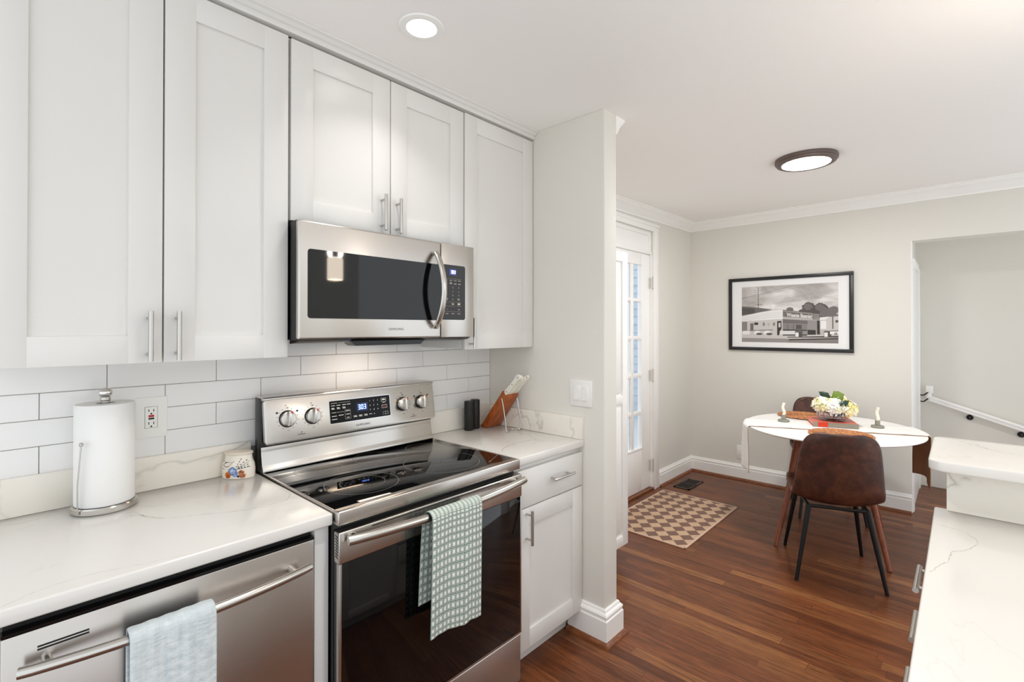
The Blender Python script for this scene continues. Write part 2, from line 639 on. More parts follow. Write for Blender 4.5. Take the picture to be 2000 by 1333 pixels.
def petals():
    m = NT('hydrangea_petal')
    oi = m.noise(m.coord(), 16, 3, 0.6)
    m.l(m.ramp(oi, [(0.33, lin((234, 228, 172))), (0.46, lin((247, 245, 222))), (0.56, lin((252, 252, 246)))]), m.p.inputs['Base Color'])
    m.set(Roughness=0.7)
    m.p.inputs['Subsurface Weight'].default_value = 0.0
    return m.mat
M_petal = petals()
M_petal2 = simple('yellow_petal', (242, 230, 160), 0.7)
M_leafl = simple('light_leaf', (112, 136, 46), 0.5)
M_leafd = simple('dark_leaf', (34, 62, 44), 0.45)
M_stem = simple('brown_stem', (92, 66, 40), 0.7)
M_bookcov = simple('orange_cover', (222, 92, 70), 0.35)
M_bookspine = simple('grey_spine', (146, 138, 124), 0.5)
M_booklabel = simple('red_spine_label', (214, 58, 30), 0.5)
M_pages = simple('book_pages', (232, 190, 170), 0.9)

# ================================================================== STRUCTURE
XP, XP2, YPE = 1.242, 1.348, -0.753
XF, YW = 4.199, 0.089
ZC, ZD = 2.456, 2.512
XL, YR, XE = -1.4, -3.0, 5.15

m = MB()
m.box(XL, XE + 0.1, YR, YW + 0.06, -0.05, 0)
struct(m.obj('floor', M_floor))

m = MB()
zc = lambda x: ZC if x < XP2 else ZC + (ZD - ZC) * (x - XP2) / (XF - XP2)
m.prism([(XL, ZC), (XP2, ZC), (XF + 0.15, zc(XF + 0.15)), (XF + 0.15, ZD + 0.1), (XL, ZD + 0.1)], 'y', YR, YW + 0.1)
struct(m.obj('ceiling', M_ceil, angle=10))

m = MB()
m.box(XL, XP, 0.006, 0.1, 0, ZC)
wall_back = struct(m.obj('wall_back', M_wall))
# tiles laid on the back wall
m = MB()
m.box(XL, XP, 0.002, 0.0061, 0.9, 1.42, m=1)
TW, TH = 0.3005, 0.0766
for r in range(-3, 4):
    z0 = 1.253 - TH * r
    off = -0.42 if r % 2 == 0 else -0.5705
    za, zb = z0 + 0.0009, z0 + TH - 0.0009
    if r == 3:
        za = 1.0
    k0 = int((-1.7 - off) / TW)
    for k in range(k0 - 1, 7):
        xa, xb = off + k * TW + 0.0009, off + (k + 1) * TW - 0.0009
        if xb > XP - 0.03:
            xb = XP - 0.001
        if xa > XP - 0.03:
            continue
        m.box(xa, xb, -0.001, 0.0055, za, zb, b=0.0012, seg=1)
m.obj('tile_backsplash', [M_tile, M_grout], wall_back)

# short partition at the end of the counter run
m = MB()
m.box(XP, XP2, YPE, YW, 0, ZC + 0.001, b=0.006, seg=3)
struct(m.obj('wall_partition', M_wall))

# door wall of the dining corner, with the door opening
DX0, DX1, DZ = 2.52, 3.375, 2.315
m = MB()
m.box(XP2, DX0, YW, YW + 0.065, 0, ZD + 0.05)
m.box(DX1, XF + 0.15, YW, YW + 0.065, 0, ZD + 0.05)
m.box(DX0, DX1, YW, YW + 0.065, DZ, ZD + 0.05)
struct(m.obj('wall_left', M_wall))

# far wall with the stair opening
YJ, YJ2, ZL = -1.672, -2.75, 2.125
m = MB()
m.box(XF, XF + 0.15, YJ, YW, 0, ZD + 0.05)
m.box(XF, XF + 0.15, YJ2, YJ, ZL, ZD + 0.05)
m.box(XF, XF + 0.15, YR, YJ2, 0, ZD + 0.05)
struct(m.obj('wall_far', M_wall))
# stair hall
m = MB()
m.box(XE, XE + 0.1, -3.2, -1.4, -0.05, 2.6)
struct(m.obj('wall_stair', M_wall))
m = MB()
m.box(XF + 0.15, XE, -1.65, -1.4, 0, 2.6)
struct(m.obj('wall_hall', M_wall))
m = MB()
m.box(XF + 0.15, XE + 0.1, -3.0, -1.4, 2.42, 2.5)
struct(m.obj('ceiling_hall', M_ceil))
# white casing on the hall wall right behind the jamb
m = MB()
m.box(XF + 0.002, XE - 0.002, YJ - 0.004, YJ + 0.02, 0.002, 1.98, b=0.003)
m.box(XF + 0.10, XE - 0.3, YJ - 0.016, YJ + 0.0, 1.93, 2.0, b=0.003)
m.box(XF + 0.03, XF + 0.12, YJ - 0.012, YJ + 0.0, 0.002, 1.98, b=0.003)
m.box(XE - 0.16, XE - 0.05, YJ - 0.012, YJ + 0.0, 0.002, 1.98, b=0.003)
m.box(XF + 0.002, XF + 0.15, YJ - 0.006, YJ + 0.01, 1.98, ZL, b=0.002)
struct(m.obj('trim_1', M_trim))

# unseen free-standing wall pieces, added to put bands in the appliance reflections
m = MB()
m.box(0.45, 1.55, -6.3, -6.2, -0.05, 2.7)
m.box(1.95, 3.5, -6.3, -6.2, -0.05, 2.7)
m.box(-0.75, -0.25, -6.3, -6.2, -0.05, 2.7)
struct(m.obj('wall_rear_reflect', M_wall))

# ------------------------------------------------------------------ baseboards, crown
def base_profile(h=0.145, t=0.02):
    # (distance from wall, z)
    return [(0, 0.0), (t, 0.0), (t, h * 0.70), (t * 0.82, h * 0.73), (t * 0.82, h * 0.80), (t * 0.95, h * 0.83), (t * 0.8, h * 0.88), (t * 0.45, h * 0.92), (t * 0.38, h * 0.97), (t * 0.2, h), (0, h)]

def quarter(r=0.019, o=0.02):
    return [(o, 0)] + [(o + r * math.cos(a * PI / 10), r * math.sin(a * PI / 10)) for a in range(0, 6)]

def mould_path(m, prof, pts, side=1):
    """sweep profile (d,z) along a floor polyline with mitred corners; d to the given side"""
    P = [Vector((p[0], p[1])) for p in pts]
    n = len(P)
    offs = []
    for i in range(n):
        ds = []
        if i > 0:
            ds.append((P[i] - P[i - 1]).normalized())
        if i < n - 1:
            ds.append((P[i + 1] - P[i]).normalized())
        ns = [Vector((-d.y, d.x)) * side for d in ds]
        if len(ns) == 1:
            offs.append(ns[0])
        else:
            b_ = (ns[0] + ns[1])
            b_ = b_ / b_.length
            offs.append(b_ / max(0.2, b_.dot(ns[0])))
    rings = [[m.bm.verts.new((P[i].x + offs[i].x * d, P[i].y + offs[i].y * d, z if not callable(z) else z(P[i].x))) for d, z in prof] for i in range(n)]
    k = len(prof)
    fs = []
    for a, b_ in zip(rings, rings[1:]):
        for j in range(k):
            fs.append(m.bm.faces.new((a[j], a[(j + 1) % k], b_[(j + 1) % k], b_[j])))
    fs.append(m.bm.faces.new(rings[0]))
    fs.append(m.bm.faces.new(rings[-1][::-1]))
    bmesh.ops.recalc_face_normals(m.bm, faces=fs)

def baseboard(name, pts, side, h=0.145, t=0.02):
    m = MB()
    mould_path(m, base_profile(h, t), pts, side)
    b = struct(m.obj(name, M_trim, angle=25))
    m = MB()
    mould_path(m, quarter(0.019, t), pts, side)
    m.obj('shoe_moulding', M_shoe, b)
    return b
baseboard('baseboard_far', [(3.47, YW), (XF, YW), (XF, YJ)], -1)
baseboard('baseboard_partition', [(XP, -0.56), (XP, YPE), (XP2, YPE), (XP2, -0.5)], -1, 0.155, 0.022)

m = MB()
cp = []
for d, dz in ((0, -0.088), (0.012, -0.088), (0.014, -0.078), (0.022, -0.07), (0.034, -0.05), (0.052, -0.032), (0.066, -0.022), (0.07, -0.012), (0.082, -0.01), (0.082, 0.004), (0, 0.004)):
    cp.append((d, (lambda q: (lambda x: zc(x) + q))(dz)))
mould_path(m, cp, [(XP2, YPE + 0.002), (XP2, YW), (XF, YW), (XF, YR)], -1)
struct(m.obj('trim_2', M_trim, angle=25))

# ------------------------------------------------------------------ exterior door and casing
m = MB()
ZT = 2.36
for x0, x1 in ((DX0 - 0.09, DX0 + 0.0), (DX1 - 0.0, DX1 + 0.085)):
    m.box(x0, x1, YW - 0.018, YW + 0.0, 0, ZT, b=0.004)
    m.box(x0 + (0.07 if x0 < 2.6 else -0.004), x1 - (-0.004 if x0 < 2.6 else 0.07), YW - 0.024, YW, 0, ZT - 0.004, b=0.004)
m.box(DX0 - 0.088, DX1 + 0.083, YW - 0.0205, YW, DZ - 0.005, ZT + 0.012, b=0.004)
m.box(DX0 - 0.093, DX1 + 0.088, YW - 0.028, YW, ZT - 0.012, ZT + 0.016, b=0.004)
# transom panel with its moulding and the rail above the door
m.box(DX0, DX1, YW + 0.03, YW + 0.05, 2.12, DZ)
m.box(DX0, DX1, YW + 0.005, YW + 0.05, 2.105, 2.14, b=0.003)
m.box(DX0, DX1, YW + 0.015, YW + 0.05, 2.275, DZ, b=0.003)
m.box(DX1 - 0.035, DX1, YW + 0.012, YW + 0.05, 2.13, DZ, b=0.003)
m.box(DX0, DX0 + 0.035, YW + 0.012, YW + 0.05, 2.13, DZ, b=0.003)
# jamb faces beside the door
m.box(DX1 - 0.0125, DX1, YW + 0.001, YW + 0.06, 0.019, 2.104)
m.box(DX0, DX0 + 0.008, YW + 0.001, YW + 0.06, 0.019, 2.104)
# threshold
m.box(DX0, DX1, YW - 0.01, YW + 0.12, 0.0, 0.018, b=0.004, m=1)
struct(m.obj('trim_3', [M_trim, M_shoe]))

D0, D1, DB, DT = 2.53, 3.36, 0.022, 2.10
cols = [(2.72, 2.856), (2.90, 3.035), (3.079, 3.214)]
rows = [(0.396, 0.683), (0.721, 1.011), (1.05, 1.343), (1.376, 1.672), (1.704, 2.0)]
m = MB()
ya, yb = YW + 0.022, YW + 0.062
xs = [D0] + [v for c in cols for v in c] + [D1]
m.box(D0, cols[0][0], ya, yb, DB, DT, b=0.002)
m.box(cols[2][1], D1, ya, yb, DB, DT, b=0.002)
m.box(cols[0][0], cols[2][1], ya, yb, DB, rows[0][0], b=0.002)
m.box(cols[0][0], cols[2][1], ya, yb, rows[-1][1], DT, b=0.002)
for (a, b_), (c, d) in zip(cols, cols[1:]):
    m.box(b_, c, ya + 0.002, yb - 0.002, rows[0][0] - 0.004, rows[-1][1] + 0.004, b=0.008, seg=2)
for (a, b_), (c, d) in zip(rows, rows[1:]):
    m.box(cols[0][0] - 0.004, cols[2][1] + 0.004, ya + 0.0031, yb - 0.001, b_, c, b=0.008, seg=2)
for a, b_ in ((cols[0][0] - 0.012, cols[0][0] + 0.006), (cols[2][1] - 0.006, cols[2][1] + 0.012)):
    m.box(a, b_, ya - 0.006, ya + 0.02, rows[0][0] - 0.012, rows[-1][1] + 0.012, b=0.004)
for a, b_ in ((rows[0][0] - 0.014, rows[0][0] + 0.004), (rows[-1][1] - 0.004, rows[-1][1] + 0.014)):
    m.box(cols[0][0] - 0.0125, cols[2][1] + 0.0125, ya - 0.0052, ya + 0.02, a, b_, b=0.004)
door = struct(m.obj('door_1', M_trim))
for a, b_ in cols:
    for c, d in rows:
        m = MB()
        m.box(a, b_, YW + 0.04, YW + 0.044, c, d)
        m.obj('pane', M_glass, door)
for z in (1.85, 1.02, 0.215):
    m = MB()
    m.tube([(3.374, YW - 0.004, z - 0.05), (3.374, YW - 0.004, z + 0.05)], 0.008, 10)
    m.sphere((3.374, YW - 0.004, z + 0.055), 0.006, seg=8)
    m.sphere((3.374, YW - 0.004, z - 0.055), 0.006, seg=8)
    m.box(3.345, 3.372, YW + 0.012, YW + 0.024, z - 0.045, z + 0.045)
    m.obj('hinge', M_hinge, door)
# porch deck outside the door
m = MB()
m.box(1.6, 12, YW + 0.08, 6, -0.2, -0.05)
struct(m.obj('floor_porch', paint('porch_deck', (206, 210, 214), 0.7)))
# blue-grey siding of the porch side seen through the panes
m = MB()
for k in range(24):
    z = -0.05 + k * 0.13
    m.prism([(6.6, z), (6.58, z), (6.595, z + 0.135), (6.62, z + 0.135), (6.62, z)], 'y', YW + 0.3, 4.0)
for y in (1.2, 1.75, 2.4):
    m.box(6.555, 6.60, y, y + 0.16, -0.05, 3.0)
for v in m.bm.verts:
    v.co = Vector((v.co.x, v.co.z, v.co.y)) if False else v.co
struct(m.obj('wall_porch', paint('blue_siding', (184, 198, 212), 0.6)))

# ================================================================== CABINETS
def bar_handle(parent, c, axis, L=0.136, stand=0.033, out=(0, -1, 0), r=0.0062):
    """c = centre of the bar; posts run back by stand against out"""
    m = MB()
    a = Vector({'x': (1, 0, 0), 'z': (0, 0, 1)}[axis])
    c = Vector(c)
    out = Vector(out)
    m.tube([c - a * L / 2, c + a * L / 2], r, 14)
    for s in (-1, 1):
        p = c + a * s * L * 0.36
        m.tube([p - out * (stand + 0.002), p], 0.0042, 10)
    return m.obj('handle', M_nickel, parent)

def shaker(m, x0, x1, z0, z1, y, t=0.0195, st=0.075, rec=0.009, b=0.0016):
    """door front face at y (toward -y)"""
    yb = y + t
    m.box(x0, x0 + st, y, yb, z0, z1, b=b)
    m.box(x1 - st, x1, y, yb, z0, z1, b=b)
    m.box(x0 + st - 0.001, x1 - st + 0.001, y, yb, z1 - st, z1, b=b)
    m.box(x0 + st - 0.001, x1 - st + 0.001, y, yb, z0, z0 + st, b=b)
    m.box(x0 + st - 0.004, x1 - st + 0.004, y + rec, yb - 0.002, z0 + st - 0.004, z1 - st + 0.004)

YD = -0.3235
ZUB, ZUT = 1.3455, 2.41

def upper(name, label, x0, x1, zb, zt, doors):
    t = thing(name, label, 'cabinet', ((x0 + x1) / 2, -0.15, zb), group='white upper cabinets')
    m = MB()
    m.box(x0, x1, YD + 0.022, -0.003, zb + 0.004, zt + 0.008, b=0.001)
    m.obj('body', M_cab, t)
    for (a, b_, hx, hz) in doors:
        m = MB()
        shaker(m, a, b_, zb, zt, YD)
        d = m.obj('door', M_cab, t)
        bar_handle(d, (hx, YD - 0.033, hz), 'z')
    return t

upper('wall_cabinet', 'tall white two-door shaker wall cabinet above the paper towels', -0.686, -0.002, ZUB, ZUT,
      [(-0.6845, -0.3445, -0.376, 1.419), (-0.3405, -0.0035, -0.3118, 1.420)])
upper('wall_cabinet', 'short white two-door shaker wall cabinet directly above the microwave', 0.003, 0.764, 1.80, 2.407,
      [(0.006, 0.3845, 0.346, 1.882), (0.3885, 0.7625, 0.4135, 1.878)])
upper('wall_cabinet', 'narrow white single-door wall cabinet right of the microwave by the partition', 0.767, 1.2385, ZUB, ZUT,
      [(0.770, 1.2375, 0.800, 1.420)])

m = MB()
cr = [(-0.303, 2.4195), (-0.332, 2.4195), (-0.336, 2.426), (-0.336, 2.4345), (-0.343, 2.437), (-0.350, 2.446), (-0.360, 2.451), (-0.362, ZC - 0.0005), (-0.303, ZC - 0.0005)]
m.prism(cr, 'x', -0.686, 1.2405)
struct(m.obj('trim_4', M_cab, angle=20))

# base cabinet right of the range
YB = -0.632
t = thing('base_cabinet', 'white shaker base cabinet with one drawer between range and partition', 'cabinet', (1.0, -0.3, 0))
m = MB()
m.box(0.775, 1.2405, YB + 0.021, -0.01, 0.1, 0.8795, b=0.001)
m.obj('body', M_cab, t)
m = MB()
m.box(0.775, 1.225, -0.545, -0.53, 0.002, 0.1)
m.obj('toe_kick', M_cab, t)
m = MB()
m.box(0.783, 1.236, YB, YB + 0.0195, 0.700, 0.856, b=0.0016)
d = m.obj('drawer', M_cab, t)
bar_handle(d, (1.058, YB - 0.033, 0.785), 'x', 0.15)
m = MB()
shaker(m, 0.783, 1.236, 0.113, 0.695, YB)
d = m.obj('door', M_cab, t)
bar_handle(d, (0.836, YB - 0.033, 0.622), 'z', 0.14)

# filler panel between dishwasher and range
m = MB()
m.box(-0.047, -0.006, -0.613, -0.02, 0.0, 0.8795, b=0.001)
tag(m.obj('cabinet_filler', M_cab), 'narrow white cabinet end panel between dishwasher and range', 'cabinet panel')

# ------------------------------------------------------------------ countertops
YCT = -0.641
M_vein = simple('quartz_vein', (196, 190, 180), 0.16)
def vein(m, pts, z, w=0.003, seed=1):
    """irregular vein lying in the polished top face"""
    rg = random.Random(seed)
    n = max(8, (len(pts) - 1) * 9)
    P = catmull(pts, n)
    Q = []
    jx = jy = 0
    for i, p in enumerate(P):
        jx = jx * 0.7 + rg.uniform(-1, 1) * 0.0022
        jy = jy * 0.7 + rg.uniform(-1, 1) * 0.0022
        Q.append(Vector((p[0] + jx, p[1] + jy)))
    prev = None
    for i, q in enumerate(Q):
        d = (Q[min(i + 1, n)] - Q[max(i - 1, 0)]).normalized()
        ww = w * (0.25 + 0.75 * rg.random() ** 1.6) * min(1, i / 3 + 0.1, (n - i) / 3 + 0.1)
        nn = Vector((-d.y, d.x)) * ww / 2
        a = m.bm.verts.new((q.x - nn.x, q.y - nn.y, z))
        b = m.bm.verts.new((q.x + nn.x, q.y + nn.y, z))
        if prev:
            f = m.bm.faces.new((prev[0], a, b, prev[1]))
            f.material_index = 1
        prev = (a, b)
    bmesh.ops.recalc_face_normals(m.bm, faces=[f for f in m.bm.faces if f.material_index == 1])
    for f in m.bm.faces:
        if f.material_index == 1 and f.normal.z < 0:
            f.normal_flip()

def slab(m, x0, x1, y0, y1, z0, z1, b=0.005):
    m.box(x0, x1, y0, y1, z0, z1, b=b, seg=3)
t = thing('countertop', 'white veined quartz countertop left of the range over the dishwasher', 'countertop', (-0.8, -0.3, 0.88))
m = MB()
slab(m, -1.35, -0.006, YCT, -0.001, 0.88, 0.914)
for k_, (pl_, w_) in enumerate((([(-0.656, -0.626), (-0.614, -0.599), (-0.56, -0.585), (-0.504, -0.593), (-0.427, -0.615), (-0.345, -0.632)], 0.0022),
                 ([(-0.424, -0.234), (-0.405, -0.211), (-0.388, -0.218), (-0.369, -0.295), (-0.331, -0.341), (-0.266, -0.374), (-0.2, -0.412), (-0.125, -0.435), (-0.058, -0.432), (-0.024, -0.398), (-0.016, -0.346), (-0.022, -0.291)], 0.0036),
                 ([(-0.40, -0.24), (-0.385, -0.25), (-0.36, -0.30), (-0.34, -0.325)], 0.007),
                 ([(-0.72, -0.06), (-0.648, -0.072), (-0.61, -0.083), (-0.56, -0.075), (-0.505, -0.055)], 0.005),
                 ([(-0.649, -0.156), (-0.612, -0.141), (-0.583, -0.124)], 0.003))):
    vein(m, pl_, 0.91408, w_, k_ + 1)
m.obj('slab', [M_quartz, M_vein], t)
m = MB()
m.box(-1.35, -0.010, -0.019, -0.0012, 0.9145, 1.0225, b=0.0015)
m.obj('backsplash_strip', M_quartz3, t)
t = thing('countertop', 'short white quartz countertop between range and partition under the knife block', 'countertop', (1.0, -0.3, 0.88))
m = MB()
slab(m, 0.766, XP - 0.0005, YCT, -0.001, 0.88, 0.914)
for k_, (pl_, w_) in enumerate((([(0.80, -0.53), (0.87, -0.472), (0.972, -0.455), (1.099, -0.472), (1.173, -0.552), (1.192, -0.63)], 0.006),
                 ([(1.163, -0.19), (1.188, -0.294), (1.184, -0.433), (1.181, -0.561)], 0.003),
                 ([(1.072, -0.062), (1.034, -0.144), (0.995, -0.208)], 0.003), ([(0.908, -0.06), (0.953, -0.144), (1.013, -0.21)], 0.0025))):
    vein(m, pl_, 0.91408, w_, k_ + 11)
m.obj('slab', [M_quartz, M_vein], t)
m = MB()
m.box(0.766, XP - 0.02, -0.019, -0.0012, 0.9145, 1.0225, b=0.0015)
m.obj('backsplash_strip', M_quartz3, t)
m = MB()
m.box(XP - 0.0195, XP - 0.0005, YCT + 0.001, -0.0012, 0.9145, 1.0165, b=0.0015)
m.obj('side_splash', M_quartz3, t)

# ================================================================== DISHWASHER
t = thing('dishwasher', 'stainless steel dishwasher with bowed bar handle under the left countertop', 'dishwasher', (-0.355, -0.3, 0))
m = MB()
m.box(-0.652, -0.054, -0.60, -0.03, 0.01, 0.872)
m.obj('body', M_gap, t)
m = MB()
m.box(-0.655, -0.0525, -0.624, -0.602, 0.12, 0.850, b=0.003)
d = m.obj('door', M_steel_dw, t)
m = MB()
m.box(-0.655, -0.0525, -0.622, -0.600, 0.8505, 0.856)
m.obj('control_strip', M_blackgloss, t)
def bow_handle(parent, xs, xe, y0, y1, z, r, mat, foot_y):
    m = MB()
    pts = []
    n = 28
    for i in range(n + 1):
        u = i / n
        y = y0 + (y1 - y0) * math.sin(PI * u) ** 0.8
        pts.append((xs + (xe - xs) * u, y, z))
    m.tube(pts, r, 20)
    for i in (2, n - 2):
        p = pts[i]
        m.tube([(p[0], foot_y, z), (p[0], p[1], z)], r * 0.8, 12)
    return m.obj('handle', mat, parent)
bow_handle(d, -0.632, -0.078, -0.655, -0.690, 0.792, 0.0105, M_nickel, -0.622)
for dz in (0.0, 0.006):
    m = MB()
    m.box(-0.605, -0.528, -0.6255, -0.6235, 0.808 + dz, 0.811 + dz)
    m.obj('vent_slot', M_gap, d)

# ================================================================== RANGE
t = thing('range', 'freestanding stainless electric range with black glass cooktop', 'stove', (0.381, -0.33, 0))
m = MB()
m.box(0.0, 0.7615, -0.630, -0.03, 0.03, 0.902, b=0.002)
m.obj('body', M_black, t)
for x, y in ((0.05, -0.58), (0.71, -0.58), (0.05, -0.08), (0.71, -0.08)):
    m = MB()
    m.lathe([(0.016, 0), (0.016, 0.005), (0.008, 0.006), (0.008, 0.031)], (x, y, 0), 12)
    m.obj('foot', M_blackplastic, t)
# cooktop
m = MB()
m.box(0.0035, 0.758, -0.655, -0.075, 0.9025, 0.9185, b=0.0015)
ct = m.obj('cooktop', M_blackgloss, t)
M_ring = simple('burner_ring_print', (150, 146, 140), 0.35)
def ring(cx, cy, r, w=0.0011):
    m = MB()
    n = 64
    a = [m.bm.verts.new((cx + r * math.cos(2 * PI * k / n), cy + r * math.sin(2 * PI * k / n), 0.91885)) for k in range(n)]
    b = [m.bm.verts.new((cx + (r - w) * math.cos(2 * PI * k / n), cy + (r - w) * math.sin(2 * PI * k / n), 0.91885)) for k in range(n)]
    for k in range(n):
        m.bm.faces.new((a[k], a[(k + 1) % n], b[(k + 1) % n], b[k]))
    m.obj('burner_ring', M_ring, ct)
ring(0.186, -0.464, 0.121)
ring(0.190, -0.461, 0.074, 0.0008)
ring(0.530, -0.462, 0.147)
ring(0.158, -0.211, 0.085, 0.0009)
ring(0.391, -0.214, 0.088, 0.0009)
ring(0.622, -0.221, 0.078, 0.0009)
m = MB()
m.text('SURFACE', 0.008, Matrix.Translation((0.172, -0.444, 0.9189)) @ Matrix.Rotation(0, 4, 'Z'), spacing=1.1)
m.bm.free()
# front steel band
m = MB()
m.box(-0.0025, 0.7645, -0.663, -0.628, 0.8795, 0.9195, b=0.004, seg=3)
m.obj('front_band', M_steel, t)
for x0, x1 in ((-0.0025, 0.0035), (0.758, 0.7645)):
    m = MB()
    m.box(x0, x1, -0.63, -0.075, 0.905, 0.9192, b=0.001)
    m.obj('side_trim', M_steel, t)
# lower backguard
m = MB()
pr = [(-0.108, 0.919), (-0.106, 0.927), (-0.098, 0.942), (-0.088, 0.99), (-0.0885, 1.0075), (-0.04, 1.0075), (-0.04, 0.919)]
m.prism(pr, 'x', -0.0005, 0.7625, b=0.002)
m.obj('lower_backguard', M_steel, t)
m = MB()
m.box(-0.001, 0.763, -0.088, -0.03, 0.9, 1.186, b=0.003)
m.obj('backguard_body', M_black, t)
# control panel in local coordinates: u along x, v up the panel, w out
TILT = math.atan2(0.024, 0.165)
PM = Matrix.Translation((0, -0.1255, 1.0185)) @ Matrix.Rotation(-TILT + PI / 2, 4, 'X')
# local: x=u, y=v (up), z=w (out towards -Y)
def pbox(m, u0, u1, v0, v1, w0, w1, b=0):
    m.box(u0, u1, v0, v1, w0, w1, b=b)
m = MB()
def rrect(u0, u1, v0, v1, r, n=5):
    out = []
    for cx, cy, a0 in ((u1 - r, v1 - r, 0), (u0 + r, v1 - r, PI / 2), (u0 + r, v0 + r, PI), (u1 - r, v0 + r, 1.5 * PI)):
        for k in range(n + 1):
            a = a0 + PI / 2 * k / n
            out.append((cx + r * math.cos(a), cy + r * math.sin(a)))
    return out
m.prism(rrect(0.001, 0.7615, 0.0, 0.166, 0.015), 'z', -0.02, 0.0, b=0.0035)
m.xf(PM)
panel = m.obj('control_panel', M_steel, t)
m = MB()
m.prism([(-0.098, 1.176), (-0.106, 1.180), (-0.104, 1.187), (-0.09, 1.1905), (-0.03, 1.1905), (-0.03, 1.176)], 'x', 0.0, 0.7625, b=0.002)
m.obj('top_cap', M_steel, t)
V = lambda z: (z - 1.0185) / math.cos(TILT)
m = MB()
m.prism(rrect(0.2465, 0.5205, V(1.0615), V(1.1495), 0.004), 'z', 0.0, 0.0016)
m.xf(PM)
disp = m.obj('display_glass', M_disp, panel)
m = MB()
m.prism(rrect(0.2445, 0.5225, V(1.0595), V(1.1515), 0.005), 'z', -0.0002, 0.0008)
m.xf(PM)
m.obj('display_bezel', M_chrome, panel)
m = MB()
m.poly([(0.362, V(1.096), 0.0019), (0.414, V(1.096), 0.0019), (0.414, V(1.130), 0.0019), (0.362, V(1.130), 0.0019)])
m.xf(PM)
m.obj('clock_backlight', M_blue_glow, panel)

SEG = {'0': 'abcdef', '3': 'abgcd'}
def seven(m, ch, u, v, h, w, th, z):
    def seg(u0, v0, u1, v1):
        m.poly([(u0, v0, z), (u1, v0, z), (u1, v1, z), (u0, v1, z)])
    on = SEG[ch]
    g = th * 0.25
    if 'a' in on: seg(u + g, v + h - th, u + w - g, v + h)
    if 'g' in on: seg(u + g, v + h / 2 - th / 2, u + w - g, v + h / 2 + th / 2)
    if 'd' in on: seg(u + g, v, u + w - g, v + th)
    if 'b' in on: seg(u + w - th, v + h / 2 + g, u + w, v + h - g)
    if 'c' in on: seg(u + w - th, v + g, u + w, v + h / 2 - g)
    if 'e' in on: seg(u, v + g, u + th, v + h / 2 - g)
    if 'f' in on: seg(u, v + h / 2 + g, u + th, v + h - g)
m = MB()
for i, ch in enumerate('303'):
    seven(m, ch, 0.369 + i * 0.0130, V(1.1035), 0.020, 0.0098, 0.0026, 0.0023)
m.xf(PM)
m.obj('clock_digits', M_blue_led, panel)
# key legends
m = MB()
Z_ = 0.0019
def dash(u0, u1, zc_, h=0.0022):
    v = V(zc_)
    m.poly([(u0, v - h / 2, Z_), (u1, v - h / 2, Z_), (u1, v + h / 2, Z_), (u0, v + h / 2, Z_)])
dash(0.252, 0.279, 1.1405, 0.0012); dash(0.283, 0.335, 1.1405, 0.0006)
for u in (0.253, 0.276, 0.300, 0.320): dash(u, u + 0.016, 1.131)
for u in (0.253, 0.276, 0.300): dash(u, u + 0.012, 1.1215); dash(u + 0.001, u + 0.014, 1.1175)
dash(0.253, 0.273, 1.1035, 0.0014); dash(0.276, 0.307, 1.1035, 0.0006)
dash(0.253, 0.274, 1.0895); dash(0.282, 0.303, 1.091); dash(0.253, 0.276, 1.0775)
dash(0.313, 0.331, 1.105); dash(0.315, 0.330, 1.0915); dash(0.317, 0.328, 1.0785)
for u in (0.346, 0.370, 0.394): dash(u, u + 0.015, 1.0805, 0.002); dash(u + 0.001, u + 0.016, 1.0765, 0.002)
dash(0.418, 0.430, 1.0795)
for r_, row_ in enumerate(('123', '456', '789')):
    for c_, ch in enumerate(row_):
        m.text(ch, 0.0085, Matrix.Translation((0.424 + c_ * 0.018, V(1.1335 - r_ * 0.0185) - 0.003, Z_)), 'CENTER')
m.text('0', 0.0085, Matrix.Translation((0.442, V(1.0785) - 0.003, Z_)), 'CENTER')
def outline(u0, u1, za, zb, w=0.0009):
    va, vb = V(za), V(zb)
    for q in ((u0, u1, va, va + w), (u0, u1, vb - w, vb), (u0, u0 + w, va, vb), (u1 - w, u1, va, vb)):
        m.poly([(q[0], q[2], Z_), (q[1], q[2], Z_), (q[1], q[3], Z_), (q[0], q[3], Z_)])
outline(0.478, 0.503, 1.1235, 1.1385); dash(0.483, 0.498, 1.132, 0.0045); dash(0.484, 0.497, 1.120, 0.0015)
outline(0.480, 0.505, 1.0965, 1.1105)
outline(0.484, 0.509, 1.0695, 1.0815); outline(0.484, 0.4965, 1.0695, 1.0815)
outline(0.310, 0.334, 1.0725, 1.1095, 0.0005)
m.xf(PM)
m.obj('key_legends', M_white_print, panel)
m = MB()
m.poly([(0.483, V(1.099), Z_), (0.502, V(1.099), Z_), (0.502, V(1.108), Z_), (0.483, V(1.108), Z_)])
m.xf(PM)
m.obj('off_key', simple('off_key_red', (96, 30, 26), 0.5), panel)
